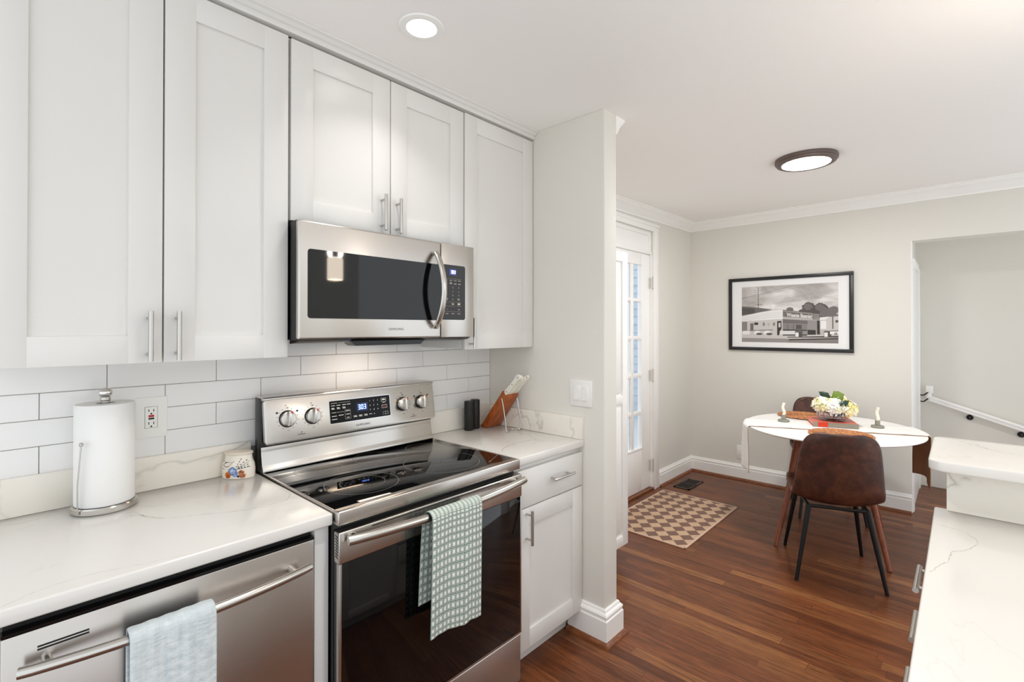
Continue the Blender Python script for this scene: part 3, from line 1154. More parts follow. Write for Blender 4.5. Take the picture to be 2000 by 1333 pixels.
# brand lettering and knob scales in dark print
m = MB()
m.text('SAMSUNG', 0.0125, Matrix.Translation((0.355, V(1.0375), 0.0006)), 'LEFT', spacing=1.22)
m.xf(PM)
m.obj('lettering', M_dark_print, panel)
for ku, kz in ((0.083, 1.1045), (0.178, 1.103), (0.588, 1.1025), (0.6885, 1.1015)):
    m = MB()
    for a in range(-150, 151, 25):
        if abs(a) < 20:
            continue
        r_ = 0.0385
        u = ku + r_ * math.sin(math.radians(a)); v = V(kz) + r_ * math.cos(math.radians(a))
        m.poly([(u - 0.0012, v - 0.0012, 0.0006), (u + 0.0012, v - 0.0012, 0.0006), (u + 0.0012, v + 0.0012, 0.0006), (u - 0.0012, v + 0.0012, 0.0006)])
    m.text('Off', 0.0075, Matrix.Translation((ku, V(kz) + 0.0375, 0.0006)), 'CENTER')
    m.text('HI', 0.006, Matrix.Translation((ku - 0.004, V(kz) + 0.0475, 0.0006)), 'CENTER')
    m.text('Lo', 0.006, Matrix.Translation((ku + 0.002, V(kz) - 0.045, 0.0006)), 'CENTER')
    if ku in (0.083, 0.6885):
        for s in (-1, 1):
            m.poly([(ku + s * 0.037 - 0.0035, V(1.126), 0.0006), (ku + s * 0.037 + 0.0035, V(1.126), 0.0006), (ku + s * 0.037 + 0.0035, V(1.133), 0.0006), (ku + s * 0.037 - 0.0035, V(1.133), 0.0006)])
    m.xf(PM)
    m.obj('knob_scale', M_dark_print, panel)
for u in (0.132, 0.640):
    m = MB()
    m.disc((u, V(1.0485), 0.0006), 0.0022, 'z', 10)
    m.poly([(u - 0.014, V(1.0405), 0.0006), (u + 0.014, V(1.0405), 0.0006), (u + 0.014, V(1.0425), 0.0006), (u - 0.014, V(1.0425), 0.0006)])
    m.xf(PM)
    m.obj('indicator', M_dark_print, panel)
for i, (ku, kz, a) in enumerate(((0.083, 1.1045, -4), (0.178, 1.103, -8), (0.588, 1.1025, -6), (0.6885, 1.1015, -10))):
    KM = PM @ Matrix.Translation((ku, V(kz), 0))
    m = MB()
    m.lathe([(0.0315, 0.0), (0.0315, 0.003), (0.0295, 0.005)], (0, 0, 0), 32)
    m.xf(KM)
    k = m.obj('knob', M_black, panel)
    m = MB()
    m.lathe([(0.0285, 0.003), (0.0285, 0.012), (0.027, 0.016), (0.024, 0.0175)], (0, 0, 0), 32)
    m.box(-0.0075, 0.0075, -0.0275, 0.0275, 0.016, 0.031, b=0.003)
    m.xf(KM @ Matrix.Rotation(math.radians(a), 4, 'Z'))
    m.obj('knob_cap', M_nickel, k)
    m = MB()
    m.poly([(0.0035, 0.021, 0.0188), (0.0105, 0.0215, 0.0188), (0.0085, 0.013, 0.0188)])
    m.poly([(-0.003, 0.019, 0.0313), (0.004, 0.019, 0.0313), (0.004, 0.026, 0.0313), (-0.003, 0.026, 0.0313)])
    m.xf(KM @ Matrix.Rotation(math.radians(a - 8), 4, 'Z'))
    m.obj('pointer', M_red, k)

# oven door
m = MB()
m.box(-0.001, 0.763, -0.667, -0.634, 0.238, 0.861, b=0.003)
od = m.obj('oven_door', M_black, t)
m = MB()
m.box(-0.0035, 0.7655, -0.6705, -0.640, 0.774, 0.8625, b=0.003, seg=3)
m.obj('door_band', M_steel, od)
m = MB()
m.box(0.006, 0.7575, -0.6695, -0.660, 0.240, 0.7735, b=0.001)
m.obj('door_glass', M_blackgloss, od)
for x0, x1 in ((-0.003, 0.0055), (0.758, 0.765)):
    m = MB()
    m.box(x0, x1, -0.6690, -0.655, 0.238, 0.7735, b=0.001)
    m.obj('edge_strip', M_steel, od)
m = MB()
m.box(-0.0035, 0.7655, -0.6690, -0.655, 0.2345, 0.2415, b=0.001)
m.obj('bottom_trim', M_steel, od)
m = MB()
for k in range(8):
    z = 0.788 + k * 0.0083
    m.prism([(-0.663, z), (-0.650, z + 0.005), (-0.650, z + 0.009), (-0.663, z + 0.004)], 'x', -0.0039, -0.0033)
m.obj('side_vent', M_gap, od)
m = MB()
m.box(0.10, 0.64, -0.6712, -0.668, 0.8535, 0.8565)
m.obj('vent_slot', M_gap, od)
m = MB()
pts = []
n = 32
for i in range(n + 1):
    u = i / n
    pts.append((0.012 + 0.742 * u, -0.694 - 0.036 * math.sin(PI * u) ** 0.8, 0.845))
m.tube(pts, 0.0138, 24)
for i in (1, n - 1):
    p = pts[i]
    m.tube([(p[0], -0.668, 0.845), (p[0], p[1], 0.845)], 0.012, 16)
m.obj('handle', M_nickel, od)
# storage drawer
m = MB()
m.box(-0.001, 0.763, -0.667, -0.634, 0.045, 0.2305, b=0.004, seg=3)
m.obj('storage_drawer', M_steel, t)

# ================================================================== MICROWAVE
t = thing('microwave', 'stainless over-the-range microwave with black window and bowed handle', 'microwave', (0.381, -0.2, 1.395))
m = MB()
m.box(0.0025, 0.7605, -0.372, -0.006, 1.402, 1.794, b=0.002)
m.prism([(-0.378, 1.4025), (-0.30, 1.4025), (-0.30, 1.388), (-0.360, 1.394)], 'x', 0.012, 0.752)
m.obj('body', M_black, t)
m = MB()
m.prism([(0.19, 1.40), (0.22, 1.378), (0.50, 1.378), (0.53, 1.40)], 'y', -0.362, -0.30)
m.obj('grease_filter', M_black, t)
YM = -0.391
m = MB()
m.box(0.0015, 0.5815, YM, -0.368, 1.404, 1.7935, b=0.007, seg=4)
md = m.obj('door', M_steel, t)
m = MB()
m.box(0.5835, 0.762, YM, -0.368, 1.404, 1.7935, b=0.002, seg=2)
mp_ = m.obj('control_panel', M_steel, t)
def plate(poly, y0, y1):
    m = MB()
    m.prism(poly, 'y', y0, y1)
    return m
q = rrect(0.0315, 0.6, 1.4735, 1.7015, 0.010)
q = [(min(x, 0.5812), z) for x, z in q]
qq = []
for p in q:
    if not qq or (abs(p[0] - qq[-1][0]) + abs(p[1] - qq[-1][1])) > 1e-5:
        qq.append(p)
plate(qq, YM - 0.0012, YM + 0.002).obj('window', M_blackgloss, md)
q = rrect(0.57, 0.7115, 1.4765, 1.7055, 0.010)
q = [(max(x, 0.5838), z) for x, z in q]
qq = []
for p in q:
    if not qq or (abs(p[0] - qq[-1][0]) + abs(p[1] - qq[-1][1])) > 1e-5:
        qq.append(p)
plate(qq, YM - 0.0012, YM + 0.002).obj('keypad_glass', simple('keypad_black', (24, 19, 15), 0.12), mp_)
yk = YM - 0.0016
def vpoly(m, x0, x1, z0, z1, y):
    m.poly([(x0, y, z0), (x1, y, z0), (x1, y, z1), (x0, y, z1)])
m = MB()
vpoly(m, 0.625, 0.661, 1.664, 1.688, yk)
m.obj('clock_backlight', simple('clock_window', (60, 62, 130), 0.3, emit=(70, 80, 190), estr=0.4), mp_)
FR = Matrix.Rotation(PI / 2, 4, 'X')
m = MB()
for i, ch in enumerate('303'):
    seven(m, ch, 0.633 + i * 0.0088, 1.6695, 0.0135, 0.0066, 0.0019, 0)
m.xf(Matrix.Translation((0, yk - 0.0004, 0)) @ FR)
m.obj('clock_digits', simple('clock_digits_white', (220, 225, 255), 0.4, emit=(190, 200, 255), estr=4), mp_)
m = MB()
for x in (0.600, 0.625, 0.649, 0.672):
    vpoly(m, x, x + 0.014, 1.640, 1.642, yk)
    vpoly(m, x, x + 0.014, 1.626, 1.6285, yk)
for x in (0.602, 0.627):
    vpoly(m, x, x + 0.010, 1.631, 1.633, yk)
for r_, row_ in enumerate(('123', '456', '789')):
    for c_, ch in enumerate(row_):
        m.text(ch, 0.0095, Matrix.Translation((0.611 + c_ * 0.032, yk, 1.6085 - r_ * 0.0165)) @ FR, 'CENTER')
m.text('0', 0.0095, Matrix.Translation((0.643, yk, 1.559)) @ FR, 'CENTER')
for x in (0.604, 0.668):
    vpoly(m, x, x + 0.013, 1.564, 1.566, yk); vpoly(m, x + 0.001, x + 0.012, 1.559, 1.561, yk)
vpoly(m, 0.637, 0.649, 1.540, 1.545, yk); vpoly(m, 0.669, 0.683, 1.539, 1.547, yk)
for x0, x1, z in ((0.597, 0.656, 1.5505), (0.597, 0.656, 1.5335), (0.662, 0.689, 1.5505), (0.662, 0.689, 1.5335), (0.597, 0.689, 1.510), (0.597, 0.689, 1.6475)):
    vpoly(m, x0, x1, z, z + 0.0005, yk)
for x in (0.604, 0.636, 0.668):
    vpoly(m, x, x + 0.016, 1.501, 1.503, yk)
vpoly(m, 0.612, 0.615, 1.520, 1.522, yk); vpoly(m, 0.672, 0.680, 1.518, 1.521, yk)
m.obj('key_legends', simple('keypad_legend', (196, 184, 168), 0.5), mp_)
m = MB()
m.text('SAMSUNG', 0.0128, Matrix.Translation((0.335, YM - 0.0006, 1.4335)) @ FR, 'LEFT', spacing=1.2)
m.obj('lettering', simple('door_print', (120, 112, 104), 0.5), md)
m = MB()
pts = []
n = 26
for i in range(n + 1):
    u = i / n
    pts.append((0.5475, YM - 0.008 - 0.056 * math.sin(PI * u) ** 0.75, 1.443 + 0.304 * u))
m.tube(pts, 0.0075, 16, sx=1.75)
m.obj('handle', M_nickel, md)
m = MB()
vpoly(m, 0.10, 0.22, 1.40, 1.4, 0)
m.bm.free()
m = MB()
m.box(0.30, 0.38, -0.22, -0.18, 1.3975, 1.4025)
m.obj('work_light', simple('cooktop_lamp', (255, 230, 200), 0.4, emit=(255, 206, 160), estr=1.0), t)
area('cooktop_lamp', (0.40, -0.20, 1.375), (0, 0, 0), 0.20, 0.08, 0.75, (1.0, 0.82, 0.64), t)

# ================================================================== COUNTER OBJECTS
# paper towel holder + roll
cx, cy = -0.437, -0.103
t = thing('paper_towel_holder', 'brushed steel upright paper towel holder with ball finial', 'paper towel holder', (cx, cy, 0.914))
m = MB()
m.lathe([(0.074, 0.9142), (0.0765, 0.917), (0.0765, 0.930), (0.074, 0.9335)], (cx, cy, 0), 48)
m.obj('base', M_steel, t)
m = MB()
m.lathe([(0.011, 0.9336), (0.011, 1.228), (0.0125, 1.230), (0.0125, 1.238), (0.008, 1.241)], (cx, cy, 0), 20)
m.obj('rod', M_nickel, t)
m = MB()
m.sphere((cx, cy, 1.2515), 0.0172, seg=24, sc=(1, 1, 0.86))
m.obj('finial', M_chrome, t)
m = MB()
ax, ay = cx - 0.0645, cy - 0.047
m.tube([(ax, ay, 0.92), (ax - 0.001, ay - 0.004, 1.0), (ax + 0.0055, ay - 0.014, 1.119)], 0.0019, 10)
m.lathe([(0.004, 1.113), (0.0052, 1.116), (0.0052, 1.121), (0.003, 1.1235)], (ax + 0.0055, ay - 0.014, 0), 12)
m.obj('tension_arm', M_wire, t)
m = MB()
prof = [(0.0215, 0.9345), (0.0685, 0.9345), (0.0695, 0.938), (0.0695, 1.2185), (0.068, 1.2215), (0.0225, 1.2215), (0.0215, 1.2205), (0.0215, 0.9345)]
m.lathe(prof, (cx, cy, 0), 56, caps=False)
tag(m.obj('paper_towel_roll', M_paper), 'full white roll of paper towels on the steel holder', 'paper towels')

# ceramic jar
jc = (-0.066, -0.064)
jr = -0.83 + 0.08
t = thing('ceramic_jar', 'small cream lidded jar hand-painted with flowers beside the range', 'jar', (jc[0], jc[1], 0.914))
body = [(0.0535, 0.0), (0.055, 0.004), (0.0555, 0.03), (0.053, 0.048), (0.0475, 0.060), (0.045, 0.072), (0.0445, 0.080)]
m = MB()
m.lathe([(r, 0.9143 + z) for r, z in body], (jc[0], jc[1], 0), 48, sx=1.0, sy=0.60, rot=jr)
m.obj('body', M_ceramic, t)
m = MB()
m.lathe([(0.0435, 0.9945), (0.047, 0.9955), (0.0485, 0.999), (0.047, 1.003), (0.036, 1.0055), (0.012, 1.0065)], (jc[0], jc[1], 0), 40, sx=1.0, sy=0.62, rot=jr)
m.obj('lid', simple('cream_lid', (226, 214, 196), 0.45), t)
def jr_at(z):
    for (r0, z0), (r1, z1) in zip(body, body[1:]):
        if z0 <= z <= z1:
            return r0 + (r1 - r0) * (z - z0) / (z1 - z0)
    return body[-1][0]
def jpt(s_, z, lift=0.0006):
    r = jr_at(max(0, min(z, 0.0799)))
    x = s_
    lim = max(-0.98, min(0.98, x / r))
    y = -0.60 * r * math.sqrt(1 - lim * lim) - lift
    v = Matrix.Rotation(jr, 3, 'Z') @ Vector((lim * r, y, 0))
    return (jc[0] + v.x, jc[1] + v.y, 0.9143 + z)
def jdecal(m, cs, cz, rx, rz, mi, n=14, lift=0.0007, wob=0.0):
    m.poly([jpt(cs + rx * (1 + wob * math.sin(5 * a)) * math.cos(a), cz + rz * (1 + wob * math.sin(5 * a)) * math.sin(a), lift) for a in [2 * PI * k / n for k in range(n)]], mi)
def jstroke(m, p0, p1, w, mi, n=6):
    P = [(p0[0] + (p1[0] - p0[0]) * k / n, p0[1] + (p1[1] - p0[1]) * k / n) for k in range(n + 1)]
    d = Vector((p1[0] - p0[0], p1[1] - p0[1])).normalized()
    nx, nz = -d.y * w / 2, d.x * w / 2
    for a, b_ in zip(P, P[1:]):
        m.poly([jpt(a[0] - nx, a[1] - nz, 0.0009), jpt(b_[0] - nx, b_[1] - nz, 0.0009), jpt(b_[0] + nx, b_[1] + nz, 0.0009), jpt(a[0] + nx, a[1] + nz, 0.0009)], mi)
m = MB()
jdecal(m, -0.022, 0.0135, 0.0112, 0.0115, 0, wob=0.08)
jdecal(m, -0.006, 0.0265, 0.0150, 0.0150, 1, wob=0.08)
jdecal(m, 0.003, 0.018, 0.009, 0.011, 1, wob=0.08)
jdecal(m, 0.0225, 0.021, 0.0095, 0.0095, 2, wob=0.08)
jdecal(m, 0.026, 0.0105, 0.010, 0.0085, 2, wob=0.08)
for s_, z in ((-0.024, 0.012), (-0.019, 0.007), (-0.025, 0.005), (-0.018, 0.014)):
    jdecal(m, s_, z, 0.0025, 0.0025, 4, lift=0.0011)
for s_, z in ((-0.012, 0.030), (-0.005, 0.034), (0.002, 0.029), (-0.009, 0.022), (0.0, 0.021), (0.004, 0.013), (-0.003, 0.027)):
    jdecal(m, s_, z, 0.0034, 0.003, 5, lift=0.0011)
for s_, z in ((0.020, 0.024), (0.026, 0.022), (0.028, 0.012), (0.021, 0.008), (0.030, 0.008)):
    jdecal(m, s_, z, 0.0024, 0.0024, 6, lift=0.0011)
jdecal(m, 0.0135, 0.009, 0.004, 0.004, 3, lift=0.0011)
jdecal(m, 0.021, 0.0255, 0.002, 0.002, 3, lift=0.0014)
pts = [(-0.041, 0.047), (-0.034, 0.057), (-0.024, 0.058), (-0.012, 0.058), (0.0, 0.062), (-0.010, 0.053), (-0.018, 0.044), (-0.028, 0.040), (-0.035, 0.042)]
for a, b_ in zip(pts[1:], pts[2:]):
    m.poly([jpt(*pts[0]), jpt(*a), jpt(*b_)], 7)
jstroke(m, (-0.044, 0.058), (-0.038, 0.060), 0.002, 3)
jstroke(m, (-0.047, 0.046), (-0.040, 0.047), 0.001, 3)
jstroke(m, (-0.049, 0.035), (-0.037, 0.034), 0.0012, 3)
for a0, a1 in (((0.006, 0.040), (0.022, 0.072)), ((0.010, 0.041), (0.040, 0.066)), ((0.012, 0.037), (0.045, 0.050)), ((0.012, 0.036), (0.047, 0.042))):
    for k in range(4):
        u0, u1 = k / 4 + 0.03, k / 4 + 0.16
        jstroke(m, (a0[0] + (a1[0] - a0[0]) * u0, a0[1] + (a1[1] - a0[1]) * u0), (a0[0] + (a1[0] - a0[0]) * u1, a0[1] + (a1[1] - a0[1]) * u1), 0.0024, 3, 2)
jstroke(m, (0.008, 0.035), (0.043, 0.058), 0.0012, 3)
jstroke(m, (0.010, 0.033), (0.048, 0.040), 0.0011, 3)
pm = [simple('jar_orange', (206, 112, 26), 0.3), simple('jar_blue', (104, 138, 192), 0.3), simple('jar_rust', (186, 118, 78), 0.3), simple('jar_ink', (34, 34, 48), 0.3), simple('jar_brown', (128, 60, 18), 0.3), simple('jar_pale_blue', (168, 190, 224), 0.3), simple('jar_rust_dark', (140, 66, 44), 0.3), simple('jar_indigo', (62, 56, 104), 0.3)]
m.obj('painted_flowers', pm, t)

# black mills
def mill(loc, h, label):
    t = thing('spice_mill', label, 'spice mill', (loc[0], loc[1], 0.914), group='black spice mills')
    m = MB()
    m.lathe([(0.0235, 0.9143), (0.0245, 0.916), (0.0245, 0.9143 + h * 0.72), (0.0238, 0.9143 + h * 0.724)], (loc[0], loc[1], 0), 32)
    m.obj('body', M_blackmill, t)
    m = MB()
    m.lathe([(0.0238, 0.9143 + h * 0.726), (0.0245, 0.9143 + h * 0.73), (0.0245, 0.9143 + h - 0.003), (0.022, 0.9143 + h), (0.01, 0.9143 + h)], (loc[0], loc[1], 0), 32)
    m.obj('cap', M_blackmill, t)
mill((1.017, -0.076), 0.150, 'black cylindrical spice mill nearer the range, left of its twin')
mill((1.070, -0.066), 0.152, 'black cylindrical spice mill touching the wooden knife block')

# knife block
t = thing('knife_block', 'leaning cherry wood knife block on a bent steel wire stand', 'knife block', (1.168, -0.12, 0.914))
A, B_, Cc, Dd = (-0.060, 0.9145), (-0.110, 0.9145), (-0.2435, 1.0895), (-0.2275, 1.1215)
m = MB()
m.prism([A, B_, Cc, Dd], 'x', 1.110, 1.2165, b=0.003)
m.obj('block', M_block, t)
m = MB()
r_ = 0.0032
fr_y = -0.262
wl, wr = 1.1065, 1.2195
pth = catmull([(wl, -0.226, 1.083), (wl, -0.242, 1.02), (wl, -0.258, 0.93), (wl + 0.0035, fr_y, 0.9182), (wl + 0.016, fr_y, 0.9178), (wl + 0.03, -0.252, 0.9178), (wl + 0.044, -0.237, 0.9178), (wl + 0.056, -0.233, 0.9178), (wr - 0.042, -0.237, 0.9178), (wr - 0.03, -0.252, 0.9178), (wr - 0.016, fr_y, 0.9178), (wr - 0.0035, fr_y, 0.9182), (wr, -0.258, 0.93), (wr, -0.242, 1.02), (wr, -0.226, 1.083)], 80)
m.tube(pth, r_ * 0.85, 10)
m.tube([(wl - 0.0015, -0.226, 1.083), (wr + 0.0015, -0.226, 1.083)], r_, 10)
m.obj('wire_stand', M_wire, t)
kd = Vector((0, -0.70, 0.714)).normalized()
kn = Vector((0, 0.714, 0.70))
specs = [(1.122, 0.138, 0.0135), (1.142, 0.132, 0.0125), (1.160, 0.112, 0.010), (1.178, 0.118, 0.009), (1.197, 0.128, 0.009)]
klab = ['white-handled knife nearest the wall end of the row in the block, largest handle', 'white-handled knife second from left in the knife block', 'white-handled knife in the middle slot of the knife block', 'white-handled knife second from right in the knife block', 'white-handled knife furthest right in the block, next to the partition']
klab[0] = 'largest white-handled knife, leftmost in the wooden knife block'
for (kx, L, hw), lb in zip(specs, klab):
    base = Vector((kx + 0.004, -0.2355, 1.1055))
    t = thing('kitchen_knife', lb, 'knife', tuple(base), group='white-handled knives in the block')
    m = MB()
    prof = catmull([(0.0, hw * 0.75), (L * 0.2, hw * 0.95), (L * 0.45, hw * 0.7), (L * 0.75, hw * 0.8), (L * 0.93, hw * 1.05), (L, hw * 0.55)], 24)
    up = [(l, w) for l, w in prof]
    lo = [(l, -w * (0.9 if l > L * 0.6 else 0.75)) for l, w in prof][::-1]
    poly = up + lo
    vs0 = [m.bm.verts.new(base + kd * l + kn * w + Vector((-0.006, 0, 0))) for l, w in poly]
    vs1 = [m.bm.verts.new(base + kd * l + kn * w + Vector((0.006, 0, 0))) for l, w in poly]
    fs = [m.bm.faces.new(vs0), m.bm.faces.new(vs1[::-1])]
    for i in range(len(poly)):
        j = (i + 1) % len(poly)
        fs.append(m.bm.faces.new((vs0[i], vs1[i], vs1[j], vs0[j])))
    bmesh.ops.recalc_face_normals(m.bm, faces=fs)
    m.obj('handle', M_ivory, t)
    for fpos in (0.12, 0.52, 0.9):
        m = MB()
        c_ = base + kd * L * fpos
        m.tube([c_ + Vector((-0.0066, 0, 0)), c_ + Vector((0.0066, 0, 0))], 0.0026, 10)
        m.obj('rivet', M_rivet, t)
    m = MB()
    b0 = base - kd * 0.012
    m.tube([b0, base], 0.004, 8)
    m.obj('blade', M_chrome, t)

# ------------------------------------------------------------------ outlets and switches
t = thing('wall_outlet', 'white GFCI wall outlet with red button on the kitchen tiles', 'outlet', (-0.309, -0.002, 1.149))
m = MB()
m.box(-0.353, -0.265, -0.0065, -0.0012, 1.083, 1.2155, b=0.002)
m.obj('cover_plate', M_plastic, t)
m = MB()
m.box(-0.3255, -0.2925, -0.0078, -0.006, 1.1155, 1.1835, b=0.0008)
rc = m.obj('receptacle', M_plastic, t)
m = MB()
for (a, b_, c, d) in ((-0.3262, -0.2918, 1.1148, 1.1154), (-0.3262, -0.2918, 1.1836, 1.1842), (-0.3262, -0.3256, 1.1148, 1.1842), (-0.2924, -0.2918, 1.1148, 1.1842)):
    m.box(a, b_, -0.0070, -0.006, c, d)
for zc_ in (1.172, 1.1305):
    for x in (-0.3155, -0.3025):
        m.box(x - 0.0011, x + 0.0011, -0.0080, -0.0075, zc_ - 0.004, zc_ + 0.004)
    m.lathe([(0.0026, -0.0002), (0.0026, 0.0002)], (0, 0, 0), 10)
    for v in list(m.bm.verts)[-20:]:
        v.co = Vector((-0.309 + v.co.x, -0.0079 + v.co.z, zc_ - 0.0105 + v.co.y))
m.obj('slots', M_gap, rc)
m = MB()
m.box(-0.3165, -0.3015, -0.0088, -0.0075, 1.1505, 1.1575, b=0.0005)
m.obj('reset_button', M_red, rc)
m = MB()
m.box(-0.3165, -0.3015, -0.0088, -0.0075, 1.1425, 1.1485, b=0.0005)
m.obj('test_button', M_blackplastic, rc)

t = thing('light_switch', 'white double dimmer switch plate on the end partition', 'light switch', (XP, -0.6255, 1.13))
m = MB()
m.box(XP - 0.0065, XP - 0.0004, -0.689, -0.562, 1.070, 1.194, b=0.0022)
m.obj('cover_plate', M_plastic, t)
for yc in (-0.603, -0.649):
    m = MB()
    m.box(XP - 0.0085, XP - 0.006, yc - 0.0165, yc + 0.0165, 1.098, 1.166, b=0.0008)
    f = m.obj('dimmer', M_plastic, t)
    m = MB()
    m.prism([(XP - 0.0085, 1.101), (XP - 0.0125, 1.1005), (XP - 0.0095, 1.150), (XP - 0.0085, 1.150)], 'y', yc - 0.010, yc + 0.015)
    m.obj('paddle', M_plastic, f)
    m = MB()
    m.box(XP - 0.0105, XP - 0.008, yc - 0.0155, yc - 0.0125, 1.104, 1.160, b=0.0004)
    m.obj('slider', M_plastic, f)

t = thing('wall_outlet', 'white wall outlet low on the far dining wall behind the runner', 'outlet', (XF, -0.40, 0.26))
m = MB()
m.box(XF - 0.006, XF - 0.0004, -0.442, -0.366, 0.195, 0.325, b=0.002)
m.obj('cover_plate', M_plastic, t)
m = MB()
m.box(XF - 0.008, XF - 0.005, -0.421, -0.387, 0.227, 0.293, b=0.001)
m.obj('receptacle', M_plastic, t)

# ================================================================== TOWELS
def drape(name, path, xl, xr, mat, rip=0.004, nu=26, nv=90, lab=None, cat='towel', thick=0.0035, skew=None):
    """path: list of (y,z) from back hem over the bar to the front hem"""
    P = catmull(path, nv)
    m = MB()
    def fn(u, v):
        k = min(int(round(v * nv)), nv)
        y, z = P[k]
        xa = xl(v); xb = xr(v)
        x = xa + (xb - xa) * u
        amp = rip * min(1.0, abs(v - skew_v) * 3.0)
        sgn = -1 if v > skew_v else 1
        y2 = y + sgn * amp * (0.5 + 0.5 * math.sin(u * 9.0 + v * 1.7)) + sgn * 0.0015 * math.sin(u * 31)
        z2 = z
        if skew:
            z2 += skew(u, v)
        return (x, y2, z2)
    m.grid(fn, nu, nv)
    o = m.obj(name, mat, angle=180)
    s = o.modifiers.new('thickness', 'SOLIDIFY')
    s.thickness = thick
    s.offset = 0
    b = o.modifiers.new('smooth', 'SUBSURF')
    b.levels = 1
    b.render_levels = 1
    tag(o, lab, cat)
    return o
skew_v = 0.42
yb_ = -0.7285
drape('dish_towel', [(-0.698, 0.560), (-0.700, 0.65), (-0.703, 0.76), (-0.706, 0.83), (-0.711, 0.855), (-0.726, 0.8635), (-0.742, 0.858), (-0.748, 0.840), (-0.747, 0.76), (-0.746, 0.66), (-0.745, 0.56), (-0.744, 0.470)],
      lambda v: 0.262 - 0.010 * max(0, (v - 0.45)) / 0.55 * 1.0 - 0.014 * max(0, 0.42 - v) / 0.42, lambda v: 0.477 - 0.002 * v, M_check, 0.007,
      lab='green and white checked waffle towel hung over the oven handle',
      skew=lambda u, v: (max(0, v - 0.55) / 0.45) * (0.010 * math.sin(u * 3.6 + 0.6) - 0.018 * u + (0.012 if u > 0.62 else 0.0) * min(1, (u - 0.62) * 8 if u > 0.62 else 0)))
drape('hand_towel', [(-0.668, 0.46), (-0.668, 0.60), (-0.667, 0.74), (-0.670, 0.802), (-0.688, 0.813), (-0.707, 0.804), (-0.712, 0.77), (-0.711, 0.60), (-0.709, 0.45), (-0.709, 0.34)],
      lambda v: -0.474 - 0.003 * v, lambda v: -0.321 + 0.004 * v, M_greytowel, 0.005,
      lab='pale grey cotton hand towel hung over the dishwasher handle', thick=0.006)

# ================================================================== CEILING LIGHTS
def downlight(x, y, label, group=True, power=P_DOWN, col=(1.0, 0.97, 0.93)):
    z = zc(x)
    t = thing('recessed_downlight', label, 'ceiling light', (x, y, z), group='kitchen downlights' if group else None)
    m = MB()
    m.lathe([(0.050, z - 0.0065), (0.056, z - 0.008), (0.072, z - 0.005), (0.0755, z - 0.0008), (0.050, z - 0.0008)], (x, y, 0), 40, caps=False)
    m.obj('trim_ring', M_trim, t)
    m = MB()
    m.lathe([(0.0505, z - 0.0062), (0.02, z - 0.0066)], (x, y, 0), 36)
    m.obj('lens', M_lens, t)
    a = area('downlight_lamp', (x, y, z - 0.012), (0, 0, 0), 0.10, 0.10, power, col, t, 'DISK', 1.95)
    return t
downlight(0.310, -0.626, 'round white recessed downlight in the ceiling in front of the wall cabinets')
downlight(0.22, -1.40, 'added fill downlight over the aisle before the range, out of view', True, 4.5)  # unseen lamp added to brighten the base cabinets and floor

zz = zc(2.70)
t = thing('flush_mount_light', 'round bronze-rimmed flush LED light on the dining ceiling', 'ceiling light', (2.70, -1.265, zz))
m = MB()
m.lathe([(0.168, zz - 0.0005), (0.170, zz - 0.010), (0.168, zz - 0.022), (0.161, zz - 0.024), (0.159, zz - 0.034), (0.150, zz - 0.038), (0.130, zz - 0.036), (0.130, zz - 0.0005)], (2.70, -1.265, 0), 56, caps=False)
m.obj('rim', M_bronze, t)
m = MB()
m.lathe([(0.131, zz - 0.0365), (0.10, zz - 0.040), (0.03, zz - 0.0415)], (2.70, -1.265, 0), 48)
m.obj('diffuser', M_lens, t)
area('flush_lamp', (2.70, -1.265, zz - 0.046), (0, 0, 0), 0.25, 0.25, P_DINE, (1.0, 0.985, 0.965), t, 'DISK')

# pendant over the bar, seen mirrored in the microwave window
t = thing('pendant_light', 'cylindrical white pendant lamp over the bar, mirrored in the microwave', 'pendant lamp', (1.16, -2.42, ZC))
m = MB()
m.lathe([(0.054, 1.822), (0.055, 1.82), (0.058, 1.822), (0.058, 1.985), (0.055, 1.987), (0.054, 1.985)], (1.16, -2.42, 0), 32, caps=False)
m.obj('shade', M_pend, t)
m = MB()
m.lathe([(0.05, ZC - 0.025), (0.055, ZC - 0.001)], (1.16, -2.42, 0), 24)
m.tube([(1.16, -2.42, 2.0), (1.16, -2.42, ZC - 0.02)], 0.004, 8)
m.lathe([(0.02, 2.0), (0.02, 2.05)], (1.16, -2.42, 0), 16)
m.obj('stem', M_nickel, t)
pl_ = bpy.data.lights.new('pendant_bulb', 'POINT')
pl_.energy = P_PEND
pl_.color = (1.0, 0.93, 0.85)
pl_.shadow_soft_size = 0.06
po_ = bpy.data.objects.new('pendant_bulb', pl_)
COL.objects.link(po_)
po_.location = (1.16, -2.42, 2.03)
adopt(po_, t)

# ================================================================== PANTRY
t = thing('pantry_cabinet', 'tall white raised-panel pantry cabinet behind the partition', 'cabinet', (1.68, -0.15, 0))
PY = -0.432
m = MB()
m.box(1.352, 2.005, PY + 0.022, YW - 0.004, 0.105, 1.915, b=0.001)
m.obj('body', M_trim, t)
m = MB()
m.box(1.37, 1.985, PY + 0.075, YW - 0.01, 0.001, 0.104)
m.obj('toe_kick', simple('dark_toe_kick', (70, 66, 64), 0.6), t)
m = MB()
x0, x1, st = 1.356, 2.018, 0.062
z0, z1 = 0.112, 1.912
m.box(x0, x0 + st, PY, PY + 0.02, z0, z1, b=0.003)
m.box(x1 - st, x1, PY, PY + 0.02, z0, z1, b=0.003)
for a, b_ in ((z0, z0 + st), (0.978, 1.030), (z1 - st, z1)):
    m.box(x0 + st - 0.004, x1 - st + 0.004, PY + 0.0006, PY + 0.0195, a, b_, b=0.003)
